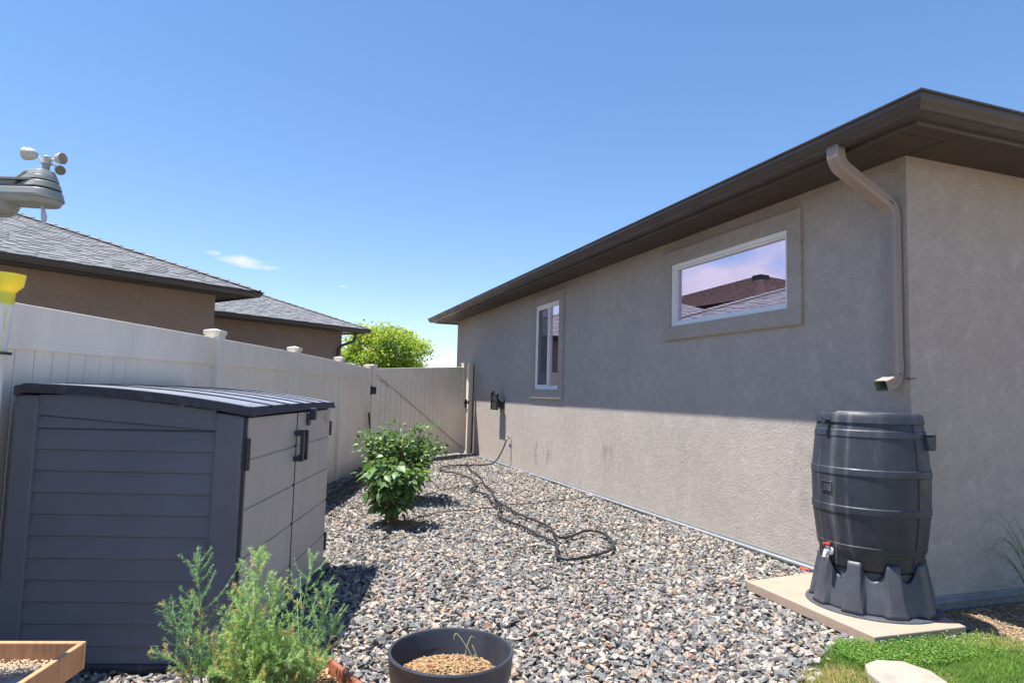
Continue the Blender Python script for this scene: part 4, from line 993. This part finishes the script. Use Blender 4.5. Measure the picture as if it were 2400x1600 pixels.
for k in range(1100):
    l = random.uniform(.012, .035); Mx = Matrix.Translation((random.uniform(-tx+.04, tx-.04), random.uniform(-ty+.04, ty-.04), th_-.04+random.uniform(0, .008))) @ Matrix.Rotation(random.uniform(0, 6.3), 4, 'Z') @ Matrix.Rotation(random.uniform(-.5, .5), 4, 'Y')
    mb.box(-l/2, l/2, -l*.18, l*.18, -.002, .002, Mx)
mb.build('mulch', M['chips'], tr)
def fern(name, loc, label, stems, seed):
    t = empty(name, loc, 0, label, 'fern', 'feathery asparagus ferns in front of the shed'); rs = np.random.default_rng(seed); st_ = MB(); lv = Leaves()
    for (bx, by, tx_, ty_, tz, dens, tone0) in stems:
        p0 = Vector((bx, by, .14)); p2 = Vector((tx_, ty_, tz)); p1 = p0.lerp(p2, .5)+Vector((rs.uniform(-.02, .02), rs.uniform(-.02, .02), .05))
        C_ = catmull([p0, p1, p2], 12); st_.tube(C_, .003, 5, radii=[.0042*(1-.8*k/(len(C_)-1)) for k in range(len(C_))])
        Ls = (p2-p0).length; nb_ = int(30*dens*max(.5, Ls/.5)); axis = (p2-p1).normalized()
        for b in range(nb_):
            q = .22+.78*(b/nb_); P = C_[min(len(C_)-1, int(q*(len(C_)-1)))]
            a = b*2.4+rs.uniform(0, 1); s1 = axis.orthogonal().normalized(); s2 = axis.cross(s1); rad = s1*math.cos(a)+s2*math.sin(a)
            ln = Ls*(.36*(1-q)**.75+.03)*rs.uniform(.6, 1.25); d0 = (rad*.95+axis*.5).normalized()
            pts = [P, P+d0*ln*.5+Vector((0, 0, ln*.10)), P+d0*ln+Vector((0, 0, ln*.5))]
            cb = catmull(pts, 4); st_.tube(cb, .001, 3, caps=False)
            nn2 = int(20+ln*900*dens); tq = rs.random(nn2); pp = np.array([cb[int(x*(len(cb)-1))] for x in tq])
            pp += rs.normal(size=(nn2, 3))*.003
            dd = rs.normal(size=(nn2, 3)); dd /= np.linalg.norm(dd, axis=1, keepdims=True); dd = dd*.8+np.array(d0)*.8+np.array([0, 0, .2])
            sz = rs.uniform(.010, .020, nn2); tn = np.clip(tone0+rs.normal(size=nn2)*.10, 0, .84)
            if rs.random() < .10: tn = np.clip(rs.uniform(.86, 1, nn2), 0, 1)
            lv.add(pp, dd, rv(nn2), np.stack([sz, np.full(nn2, .0024)], 1), tn)
    st_.build('stem', Mat('fern_stem', (.30, .38, .16), .6).m, t, smooth=60); lv.build('fronds', M['fern'], t, 'needle'); return t
rs = np.random.default_rng(21)
def st(n, bx, by, x0, x1, y0, y1, z0, z1, dens=1., tone=.5):
    return [(bx+rs.uniform(-.06, .06), by+rs.uniform(-.05, .05), rs.uniform(x0, x1), rs.uniform(y0, y1), rs.uniform(z0, z1), dens, tone+rs.uniform(-.2, .2)) for _ in range(n)]
# stem tips are in metres relative to each plant
fern('asparagus_fern', (-.20, 3.05, 0), 'tall blue-green feathery fern at the left of the planter',
     [(-.03, 0, -.085, -.02, .74, .75, .12), (-.05, 0, -.20, -.02, .56, .7, .1), (-.04, 0, -.235, 0, .36, .8, .2), (-.02, 0, -.10, -.05, .56, .8, .25)]+st(16, .03, 0, -.16, .14, -.16, .1, .2, .40, .8, .5), 1)
fern('asparagus_fern', (-.03, 2.97, 0), 'bright green feathery fern with tan tips in the middle of the planter',
     [(.0, 0, -.015, .0, .76, 1., .6), (.02, 0, .06, .03, .62, 1., .55), (-.02, 0, -.07, .03, .60, 1., .55)]+st(30, 0, 0, -.19, .19, -.2, .12, .2, .50, .85, .65), 2)
fern('asparagus_fern', (.14, 2.98, 0), 'grey-green feathery fern with thin upright plumes at the right of the planter',
     [(.0, 0, .035, .0, .72, .6, .3), (.03, 0, .10, .03, .58, 1., .2), (.04, 0, .155, .03, .44, .8, .25)]+st(18, 0, 0, -.12, .13, -.2, .12, .2, .40, .85, .55), 3)

# ------------------------------------------------------------ black pot with mulch
pot = empty('plant_pot', (.70, 2.63, 0), 0, 'large round dark plastic pot filled with wood mulch', 'plant pot')
mb = MB(); mb.lathe([(0, .0), (.18, .0), (.195, .02), (.222, .26), (.226, .30), (.236, .305), (.242, .33), (.246, .392), (.250, .400), (.246, .406), (.237, .404), (.232, .392), (.226, .33), (.213, .30), (.20, .2), (0, .2)], 72)
mb.build('shell', M['pot'], pot, smooth=35)
o = chips('mulch', (-.01, -.01, 0), .212, .212, 2600, .05, None, None, size=.020, parent=pot, z0=.298, seed=4)
wb = empty('dry_weed', (.70, 2.64, .30), 0, 'wilted grass weed with bent stems growing in the dark pot', 'weed')
mb = MB()
for P in ([(.07, .02, 0), (.075, .04, .07), (.10, .06, .12), (.12, .07, .11)], [(.12, .0, 0), (.09, .03, .07), (.045, .06, .135), (.03, .06, .13), (.028, .06, .115)], [(.13, .02, 0), (.12, .03, .05), (.105, .05, .09), (.11, .05, .07)], [(.15, 0, .0), (.13, .03, .04), (.11, .05, .05), (.14, .02, .02)],
          [(-.07, -.06, .03), (-.02, -.05, .05), (.06, -.09, .03), (.13, -.07, .02)], [(-.10, -.08, .02), (-.05, -.03, .05), (.02, -.04, .045), (.08, -.10, .02)], [(-.03, -.12, .02), (-.01, -.08, .05), (.0, -.03, .04)]):
    mb.tube(catmull(P, 5), .0016, 4)
mb.build('stem', leaf_mat('weed_stem', [(0, (.42, .42, .2)), (1, (.42, .42, .2))], .1).m, wb, smooth=60)

# ------------------------------------------------------------ bird-seed tray, rain gauge, weather station on a pole (left edge)
ty0 = empty('seed_tray', (-.387, 1.80, .83), math.atan2(.217, .060)-PI/2, 'cedar framed seed tray with a screen bottom in the lower left corner', 'bird feeder')
# local: corner at origin, -x along the back board, -y toward the camera
mb = MB(); t_ = .013; hh = .062
mb.box(-.42, 0, -t_, 0, -hh, 0); mb.build('back_board', M['cedar'], ty0, bevel=.003)
mb = MB(); mb.box(-t_, 0, -.45, -t_, -hh, -.001); mb.build('side_board', M['cedar'], ty0, bevel=.003)
mb = MB(); mb.box(-.42, -.407, -.45, -t_, -hh, -.001); mb.build('side_board', M['cedar'], ty0, bevel=.003)
mb = MB(); mb.box(-.407, -t_, -.45, -.437, -hh, -.001); mb.build('front_board', M['cedar'], ty0, bevel=.003)
mb = MB(); mb.box(-.407, -t_, -.437, -t_, -.052, -.047); mb.build('screen_bottom', M['tray_mesh'], ty0)
mb = MB(); rs = np.random.default_rng(5)
for k in range(5200):
    x = -.407+rs.random()*.39; y = -.016-rs.random()*.20
    d = -y-.016; lim = .05+.17*min(1, max(0, (-x-.06)/.28))
    if d > lim+rs.uniform(-.008, .008) and rs.random() > .02: continue
    l = rs.uniform(.004, .008); Mx = Matrix.Translation((x, y, -.046+rs.uniform(.0, .012))) @ Matrix.Rotation(rs.uniform(0, 6.3), 4, 'Z') @ Matrix.Rotation(rs.uniform(-.7, .7), 4, 'Y')
    mb.v += [tuple(Mx @ Vector(q)) for q in ((-l/2, 0, 0), (0, -l*.28, 0), (l/2, 0, 0), (0, l*.28, 0), (0, 0, l*.2), (0, 0, -l*.2))]; i = len(mb.v)-6
    mb.f += [(i, i+1, i+4), (i+1, i+2, i+4), (i+2, i+3, i+4), (i+3, i, i+4), (i+1, i, i+5), (i+2, i+1, i+5), (i+3, i+2, i+5), (i, i+3, i+5)]
tag(mb.build('bird_seed', M['seed'], None), 'pale husked bird seed heaped in the cedar tray', 'bird seed', kind='stuff')
sd_ = bpy.data.objects['bird_seed']; sd_.matrix_world = Matrix.Translation((-.387, 1.80, .83)) @ Matrix.Rotation(ty0.rotation_euler.z, 4, 'Z')

pole = MB(); pole.tube([(-.83, 2.00, -.1), (-.83, 2.00, 1.84)], .019, 14)
tag(pole.build('mounting_pole', M['pole'], smooth=40), 'metal pole just outside the left edge carrying the weather station', 'pole')
tp = MB(); tp.tube([(-.62, 1.62, -.1), (-.62, 1.62, .78)], .016, 12)
tag(tp.build('feeder_post', M['pole'], smooth=40), 'metal post under the cedar seed tray', 'post')

# weather station: local x runs along its arm (image right), z up
wsx = Vector((r2.x, r2.y, 0)).normalized(); wang = math.atan2(wsx.y, wsx.x)+R(4)
ws = empty('weather_station', (-.598, 1.975, 1.903), wang, 'grey weather sensor with spinning wind cups at the upper left', 'weather station')
U = .000162*1.0
def px(x): return (x-700)*U            # from the zoomed photo scale to metres along the arm
def pz(y): return (850-y)*U
def tier(mb, z0, z1, tip0, tip1, l0, l1, w0, w1, n=20):
    """teardrop slab: round at the tip, running back along the arm to l; widths at bottom/top"""
    def outl(tip, l, wd):
        p = []; cx = tip-wd
        for k in range(n+1):
            a = -PI/2+PI*k/n; p.append((cx+wd*math.cos(a), wd*math.sin(a)))
        p += [(l, wd*.62), (l, -wd*.62)]; return p
    a = outl(tip0, l0, w0); b = outl(tip1, l1, w1); m_ = len(a); i = len(mb.v)
    mb.v += [(x, y, z0) for x, y in a]+[(x, y, z1) for x, y in b]
    mb.f += [tuple(i+m_-1-k for k in range(m_)), tuple(i+m_+k for k in range(m_))]+[(i+k, i+(k+1) % m_, i+m_+(k+1) % m_, i+m_+k) for k in range(m_)]
mb = MB()
tier(mb, pz(1032), pz(955), px(930), px(965), -.26, -.26, .040, .046)
tier(mb, pz(955), pz(925), px(985), px(985), -.26, -.26, .048, .049)
tier(mb, pz(925), pz(815), px(980), px(948), -.26, -.26, .049, .044)
tier(mb, pz(780), pz(680), px(938), px(905), px(330), px(480), .043, .038)
tier(mb, pz(655), pz(585), px(893), px(868), px(360), px(430), .037, .034)
tier(mb, pz(585), pz(488), px(868), px(822), px(430), px(470), .034, .027)
tier(mb, pz(710), pz(655), px(-900), px(-900), -.26, -.26, .04, .04) if False else None
mb.build('housing', M['station'], ws, smooth=35, bevel=.0015)
mb = MB(); tier(mb, pz(690), pz(650), px(870), px(870), -.25, -.22, .036, .034); tier(mb, pz(820), pz(770), px(925), px(925), -.25, -.25, .041, .040); mb.build('vent_gap', M['station_dark'], ws)
mb = MB()      # arm shroud sweeping up to the cap
pr = [(-.26, pz(790)), (-.26, pz(655)), (px(290), pz(655)), (px(380), pz(590)), (px(450), pz(520)), (px(520), pz(505)), (px(520), pz(590)), (px(360), pz(700)), (px(300), pz(790))]
i = len(mb.v); wd = .024; m_ = len(pr); mb.v += [(x, -wd, z) for x, z in pr]+[(x, wd, z) for x, z in pr]
mb.f += [tuple(i+k for k in range(m_)), tuple(i+m_+m_-1-k for k in range(m_))]+[(i+k, i+m_+k, i+m_+(k+1) % m_, i+(k+1) % m_) for k in range(m_)]
mb.build('arm_cover', M['station'], ws, bevel=.004)
mb = MB(); mb.lathe([(.0, pz(1195)), (.050, pz(1190)), (.060, pz(1150)), (.066, pz(1040)), (.066, pz(1000))], 32, c=(px(-60)-.01, 0)); mb.build('collector', M['station'], ws, smooth=35)
mb = MB(); mb.lathe([(.0085, pz(495)), (.0085, pz(365)), (.0, pz(365))], 20); o = mb.build('shaft', M['station'], ws, smooth=40)
cupb = MB(); cupb.lathe([(.010, pz(362)), (.0095, pz(350)), (.0095, pz(245)), (.008, pz(236)), (0, pz(236))], 24); cupb.lathe([(.0, pz(368)), (.0125, pz(366)), (.0125, pz(352)), (.009, pz(350))], 24)
cw = cupb.build('cup_wheel', M['cup'], ws, smooth=40)
def cup(c, ax, r=.0165, ln=.034):
    A_ = Vector(ax).normalized(); X = A_.orthogonal().normalized(); Y = A_.cross(X); c = Vector(c); mb = MB(); n = 20; prof = [(r, 0), (r*.96, ln*.35), (r*.8, ln*.7), (r*.5, ln*.92), (0, ln), (r*.44, ln*.86), (r*.72, ln*.66), (r*.88, ln*.33), (r*.92, 0)]
    for (q, h) in prof:
        for k in range(n): a = 2*PI*k/n; mb.v.append(tuple(c+A_*h+X*q*math.cos(a)+Y*q*math.sin(a)))
    m_ = len(prof)
    for j in range(m_):
        for k in range(n): a = j*n+k; b = j*n+(k+1) % n; a2 = ((j+1) % m_)*n+k; b2 = ((j+1) % m_)*n+(k+1) % n; mb.f.append((a, b, b2, a2))
    return mb.build('cup', M['cup'], cw, smooth=60)
cup((px(345), .004, pz(200)), (.98, -.15, -.08), .0165, .033)
cup((px(960), -.004, pz(268)), (-.95, .25, .05), .0150, .022)
cup((px(795), .032, pz(390)), (-.3, .9, .2), .0130, .022)
mb = MB(); mb.tube([(px(640), 0, pz(355)), (px(610), 0, pz(330)), (px(580), .002, pz(255)), (px(535), .003, pz(240))], .0019, 8); mb.tube([(px(760), 0, pz(330)), (px(800), -.002, pz(280)), (px(840), -.003, pz(300))], .0025, 8); mb.tube([(px(740), 0, pz(345)), (px(790), .02, pz(350))], .002, 8); mb.build('spoke', M['cup'], cw, smooth=60)
mb = MB(); mb.tube([(px(590), 0, pz(1000)), (px(680), 0, pz(1010)), (px(690), 0, pz(1050)), (px(715), 0, pz(1110))], .004, 8); pts = [(px(680), pz(1080)), (px(700), pz(1110)), (px(740), pz(1110)), (px(775), pz(1220)), (px(765), pz(1330)), (px(735), pz(1335)), (px(710), pz(1330)), (px(690), pz(1230))]
i = len(mb.v); m_ = len(pts); mb.v += [(x, -.0015, z) for x, z in pts]+[(x, .0015, z) for x, z in pts]; mb.f += [tuple(i+k for k in range(m_)), tuple(i+m_+m_-1-k for k in range(m_))]+[(i+k, i+m_+k, i+m_+(k+1) % m_, i+(k+1) % m_) for k in range(m_)]
mb.build('wind_vane', Mat('vane_plastic', (.42, .46, .52), .35).m, ws)
# rain gauge
rg = empty('rain_gauge', (-.606, 1.789, 1.33), 0, 'clear tube rain gauge with a yellow funnel top at the left edge', 'rain gauge')
rg.rotation_euler = (0, R(1.9), 0)
mb = MB(); mb.lathe([(.0125, .0), (.0135, .10), (.0155, .285), (.0155, .29), (.0140, .29), (.0120, .10), (.0110, .0)], 28); mb.build('tube', M['clear'], rg, smooth=40)
mb = MB(); mb.lathe([(.0162, .265), (.0165, .292), (.030, .308), (.0325, .334), (.0305, .334), (.028, .311), (.014, .296), (.014, .265)], 36); mb.build('funnel', M['yellow'], rg, smooth=35)
mb = MB()
for k in range(44):
    z = .012+k*.0058; a0 = R(-60); l = .004 if k % 5 else .008; r = .0127+.0105*z; 
    for q in range(1): mb.box(0, .0006, -l/2, l/2, z-.0008, z+.0008, Matrix.Rotation(R(-62), 4, 'Z') @ Matrix.Translation((r, 0, 0)))
mb.build('scale_mark', M['mark'], rg)
mb = MB(); mb.lathe([(0, -.012), (.013, -.01), (.0135, .006), (0, .006)], 20); mb.build('tip', M['green'], rg)
mb = MB(); mb.lathe([(.0145, .150), (.024, .150), (.024, .156), (.0145, .156)], 24); mb.box(-.24, -.02, -.02, .06, .150, .156); mb.box(-.25, -.235, -.03, .2, .1, .156); mb.build('bracket', M['black'], rg, bevel=.001)

# ------------------------------------------------------------ ornamental grass at the right edge
og = empty('ornamental_grass', (5.24, 3.34, -.06), 0, 'thin arching grass blades beside the house at the right edge', 'ornamental grass')
mb = MB(); rs = np.random.default_rng(31)
for k in range(46):
    a = rs.uniform(0, 2*PI); r = rs.uniform(.15, .40); h = rs.uniform(.15, .72)
    if k < 12: a = PI+rs.uniform(-.5, .5); r = rs.uniform(.26, .42); h = rs.uniform(.12, .55)
    P = [(0, 0, 0), (r*.35*math.cos(a), r*.35*math.sin(a), h*.75), (r*.75*math.cos(a), r*.75*math.sin(a), h), (r*1.05*math.cos(a), r*1.05*math.sin(a), h*.82)]
    C_ = catmull(P, 5); mb.tube(C_, .002, 4, radii=[.0026*(1-.8*i/len(C_)) for i in range(len(C_))])
mb.build('blades', leaf_mat('ornamental_blade', [(0, (.16, .26, .13)), (1, (.16, .26, .13))], .3).m, og, smooth=60)

# ------------------------------------------------------------ lawn, clover, stepping stone
ssp = [(2.93, 2.60), (2.98, 2.74), (3.06, 2.83), (3.17, 2.855), (3.30, 2.80), (3.33, 2.66), (3.27, 2.50), (3.25, 2.30), (3.1, 2.18), (2.94, 2.22), (2.86, 2.4)]
mb = MB(); mb.prism(ssp[::-1] if False else ssp[::-1][::-1], -.02, .028); 
# ensure upward normals
tag(mb.build('stepping_stone', M['step'], bevel=.008), 'pale flat stepping stone sunk in the lawn at the bottom edge', 'stepping stone')
lawn_poly = [(2.30, 2.50), (2.55, 2.80), (2.80, 2.93), (3.02, 3.06), (3.20, 3.16), (3.38, 3.14), (3.40, 3.065), (3.75, 3.06), (4.15, 3.05), (4.26, 3.08), (4.34, 2.98), (4.45, 2.85), (4.6, 2.6), (4.9, 1.9), (4.6, 1.6), (2.3, 1.6)]
def inpoly(x, y, P):
    c = np.zeros(len(x), bool); j = len(P)-1
    for i in range(len(P)):
        xi, yi = P[i]; xj, yj = P[j]
        hit = ((yi > y) != (yj > y)) & (x < (xj-xi)*(y-yi)/(yj-yi+1e-12)+xi); c ^= hit; j = i
    return c
sheet('lawn_ground', lawn_poly, -.020, M['soil'])
rs = np.random.default_rng(8); n = 150000
x = rs.uniform(2.3, 4.9, n); y = rs.uniform(2.0, 3.2, n)
ex = rs.normal(size=n)*.03; ok = inpoly(x+ex, y+ex, lawn_poly) & ~inpoly(x, y, ssp) & (y > 2.1); x = x[ok]; y = y[ok]; n = len(x)
def fbm(x, y, s):
    v = 0
    for k, (a, b, c, d) in enumerate(((1, .3, 1.7, .1), (-.6, 1, 2.9, 1.7), (.9, -.8, 5.1, .4), (.2, 1.1, 8.7, 2.2))): v = v+np.sin((a*x+b*y)*c*s+d+np.cos((b*x-a*y)*c*s*.7))*(.6**k)
    return v
dry = 1/(1+np.exp(-(3.12-x+.16*fbm(x, y, 2.5))*9)); near_st = np.exp(-(np.minimum(np.hypot(x-2.9, y-2.85), np.hypot(x-3.38, y-2.62)))/.07)
sandy = 1/(1+np.exp(-(x-4.1+(y-2.8)*1.1)*16)); dryp = np.clip(dry*.8+near_st*.7+.06+sandy*.6, 0, .92)
isdry = rs.random(n) < dryp
tone = np.where(isdry, rs.uniform(.76, 1, n), rs.uniform(.1, .66, n)+.06*fbm(x, y, 4)); tone = np.clip(tone, 0, 1); tone = np.where((x < 3.25) & ~isdry, tone*.6, tone)
keep = rs.random(n) < np.where(sandy > .5, .45, 1); x, y, tone, isdry = x[keep], y[keep], tone[keep], isdry[keep]; n = len(x)
hgt = rs.uniform(.022, .052, n)*np.where(isdry, .75, 1)
d = rs.normal(size=(n, 3))*.42; d[:, 2] = 1; u_ = rs.normal(size=(n, 3)); lv = Leaves()
lv.add(np.stack([x, y, np.full(n, -.022)], 1), d, u_, np.stack([hgt, rs.uniform(.0022, .0038, n)], 1), tone)
tag(lv.build('lawn_grass', M['grass'], None, 'blade'), kind='stuff')
nc = 14000; x = rs.uniform(3.05, 4.2, nc); y = rs.uniform(2.75, 3.16, nc); ok = inpoly(x, y, lawn_poly) & ~inpoly(x, y, ssp) & (rs.random(nc) < np.exp(-np.maximum(0, x-3.6)*3)) ; x, y = x[ok], y[ok]; nc = len(x)
d = rs.normal(size=(nc, 3)); d[:, 2] = abs(d[:, 2])*.2; lv = Leaves(); upv = np.tile([0, 0, 1.], (nc, 1))+rs.normal(size=(nc, 3))*.35; sz = rs.uniform(.007, .014, nc)
lv.add(np.stack([x, y, rs.uniform(.0, .035, nc)], 1), d, upv, np.stack([sz, sz*1.1], 1), rs.uniform(0, .55, nc)); tag(lv.build('clover', M['grass'], None, 'quad'), kind='stuff')
mb = MB()
for k in range(24):
    cx, cy = rs.uniform(3.12, 4.1), rs.uniform(2.72, 3.12)
    if not inpoly(np.array([cx]), np.array([cy]), lawn_poly)[0] or inpoly(np.array([cx]), np.array([cy]), ssp)[0]: continue
    zz = rs.uniform(.035, .05); mb.lathe([(0, zz-.004), (.004, zz-.002), (.0055, zz+.002), (.003, zz+.005), (0, zz+.006)], 8, c=(cx, cy))
tag(mb.build('clover_flowers', Mat('clover_flower', (.36, .30, .2), .8).m), kind='stuff')
# straw and bits over the bare soil
mb = MB(); rs = np.random.default_rng(77)
for k in range(5200):
    x_, y_ = rs.uniform(4.2, 5.6), rs.uniform(2.4, 3.56); l = rs.uniform(.008, .04); Mx = Matrix.Translation((x_, y_, -.058+rs.uniform(0, .008))) @ Matrix.Rotation(rs.uniform(0, 6.3), 4, 'Z') @ Matrix.Rotation(rs.uniform(-.3, .3), 4, 'Y')
    mb.box(-l/2, l/2, -.0022, .0022, -.0012, .0012, Mx)
tag(mb.build('straw_litter', Mat('straw', (.42, .30, .18), .9).vary(20, .5).m), kind='stuff')

rs = np.random.default_rng(91); lv = Leaves(); n = 260
px_r = rs.uniform(.3, 4.3, n); py_r = rs.uniform(2.9, 12, n); keep = ((px_r-.15) > (py_r-3.5)*.30) & ~((px_r > 3.35) & (py_r < 4.4)); px_r, py_r = px_r[keep], py_r[keep]; n = len(px_r)
d = rs.normal(size=(n, 3)); d[:, 2] *= .25; sz = rs.uniform(.012, .035, n)
lv.add(np.stack([px_r, py_r, np.full(n, .012)], 1), d, np.tile([0, 0, 1.], (n, 1))+rs.normal(size=(n, 3))*.4, np.stack([sz, sz*.7], 1), rs.uniform(.78, 1, n)); tag(lv.build('leaf_litter', M['grass'], None), kind='stuff')
# ------------------------------------------------------------ gravel: instanced stones
src = bpy.data.collections.new('stone_shapes')
def stone(seed):
    rs = np.random.default_rng(seed); import bmesh
    bm = bmesh.new(); n = 11; P = rs.normal(size=(n, 3)); P /= np.linalg.norm(P, axis=1, keepdims=True); P *= rs.uniform(.8, 1.1, (n, 1)); P *= np.array([.66, .47*rs.uniform(.75, 1.1), .27*rs.uniform(.75, 1.3)])
    for p in P: bm.verts.new(p)
    r = bmesh.ops.convex_hull(bm, input=bm.verts); 
    bmesh.ops.delete(bm, geom=[g for g in r['geom_interior'] if isinstance(g, bmesh.types.BMVert)], context='VERTS')
    bmesh.ops.bevel(bm, geom=bm.edges[:], offset=.055, segments=1, affect='EDGES', clamp_overlap=True)
    me = bpy.data.meshes.new('stone'); bm.to_mesh(me); bm.free(); me.materials.append(M['gravel'])
    o = bpy.data.objects.new('stone', me); src.objects.link(o)
for k in range(14): stone(100+k)
rs = np.random.default_rng(55)
def scatter(x0, x1, y0, y1, sp, zlo, zhi, smin, smax):
    gx, gy = np.meshgrid(np.arange(x0, x1, sp), np.arange(y0, y1, sp)); x = gx.ravel()+rs.uniform(-.5, .5, gx.size)*sp; y = gy.ravel()+rs.uniform(-.5, .5, gx.size)*sp
    return x, y, rs.uniform(zlo, zhi, x.size), rs.uniform(smin, smax, x.size)**1.0
parts_ = [scatter(-1.7, 4.36, 2.3, 6.4, .026, -.030, -.012, .030, .050), scatter(-1.7, 4.36, 2.3, 6.4, .034, -.012, .004, .026, .060),
          scatter(-.4, 4.36, 6.4, 15.5, .030, -.028, -.010, .030, .054), scatter(-.4, 4.36, 6.4, 15.5, .042, -.010, .004, .030, .060)]
x, y, z, s_ = [np.concatenate(q) for q in zip(*parts_)]; s_ = s_*1.05
# inside: right of the fence line, before the gate line, off shed / slab / lawn
rel = (x-F0.x)*(-.9487)+(y-F0.y)*.3161
ok = rel < -.05
gx_, gy_ = B.x-A.x, B.y-A.y; ok &= ((x-A.x)*(-gy_)+(y-A.y)*gx_) < .02*GL
sx_, sy_ = x+.149, y-3.74; lx = sx_*math.cos(R(16.1))-sy_*math.sin(R(16.1)); ly = sx_*math.sin(R(16.1))+sy_*math.cos(R(16.1))
ok &= ~((lx > -1.17) & (lx < .085) & (ly > -.045) & (ly < 2.03))
ok &= ~inpoly(x, y, pts) if False else ~((x > 3.41) & (x < 4.21) & (y > 3.07) & (y < 4.31))
edge = rs.normal(size=x.size)*.02; ok &= ~inpoly(x+edge, y-edge, [(2.25, 1.5), (2.30, 2.50), (2.55, 2.78), (2.80, 2.90), (3.02, 3.03), (3.20, 3.13), (3.40, 3.12), (3.42, 3.05), (4.6, 3.05), (4.6, 1.5)])
ok &= ~((x > 4.2) & (y < 3.7))
ok &= ~(((x-1.33)/.22)**2+((y-7.2)/.16)**2 < 1)
ok &= ~((x-.09)**2+(y-2.7)**2 < .32**2)
z = z + .012*np.sin(x*3.1+1)*np.sin(y*2.3) - .004
# gravel banks up a little against the slab and thins out before the wall edge
z = z - .012*np.clip((x-4.25)/.12, 0, 1)
x, y, z, s_ = x[ok], y[ok], z[ok], s_[ok]; n = len(x); print('stones', n)
me = bpy.data.meshes.new('gravel'); me.vertices.add(n); me.vertices.foreach_set('co', np.stack([x, y, z], 1).astype(np.float32).ravel())
rot = np.stack([rs.normal(size=n)*.45, rs.normal(size=n)*.45, rs.uniform(0, 6.28, n)], 1).astype(np.float32)
a = me.attributes.new('rot', 'FLOAT_VECTOR', 'POINT'); a.data.foreach_set('vector', rot.ravel())
a = me.attributes.new('siz', 'FLOAT', 'POINT'); a.data.foreach_set('value', s_.astype(np.float32))
me.materials.append(M['gravel'])
go = bpy.data.objects.new('gravel', me); COL.objects.link(go); tag(go, 'grey, tan and rust crushed-rock gravel covering the side yard', 'gravel', kind='stuff')
ng = bpy.data.node_groups.new('scatter', 'GeometryNodeTree'); ng.interface.new_socket('Geometry', in_out='INPUT', socket_type='NodeSocketGeometry'); ng.interface.new_socket('Geometry', in_out='OUTPUT', socket_type='NodeSocketGeometry')
G = ng.nodes; gi = G.new('NodeGroupInput'); gout = G.new('NodeGroupOutput'); ip = G.new('GeometryNodeInstanceOnPoints'); ci = G.new('GeometryNodeCollectionInfo')
ci.inputs['Collection'].default_value = src; ci.inputs['Separate Children'].default_value = True; ci.inputs['Reset Children'].default_value = True; ip.inputs['Pick Instance'].default_value = True
m2p = G.new('GeometryNodeMeshToPoints')
na = G.new('GeometryNodeInputNamedAttribute'); na.data_type = 'FLOAT_VECTOR'; na.inputs[0].default_value = 'rot'
nb2 = G.new('GeometryNodeInputNamedAttribute'); nb2.data_type = 'FLOAT'; nb2.inputs[0].default_value = 'siz'
e2r = G.new('FunctionNodeEulerToRotation')
for a, b in ((gi.outputs[0], m2p.inputs['Mesh']), (m2p.outputs[0], ip.inputs['Points']), (ci.outputs[0], ip.inputs['Instance']), (na.outputs[0], e2r.inputs[0]), (e2r.outputs[0], ip.inputs['Rotation']), (nb2.outputs[0], ip.inputs['Scale']), (ip.outputs[0], gout.inputs[0])): ng.links.new(a, b)
md = go.modifiers.new('scatter', 'NODES'); md.node_group = ng
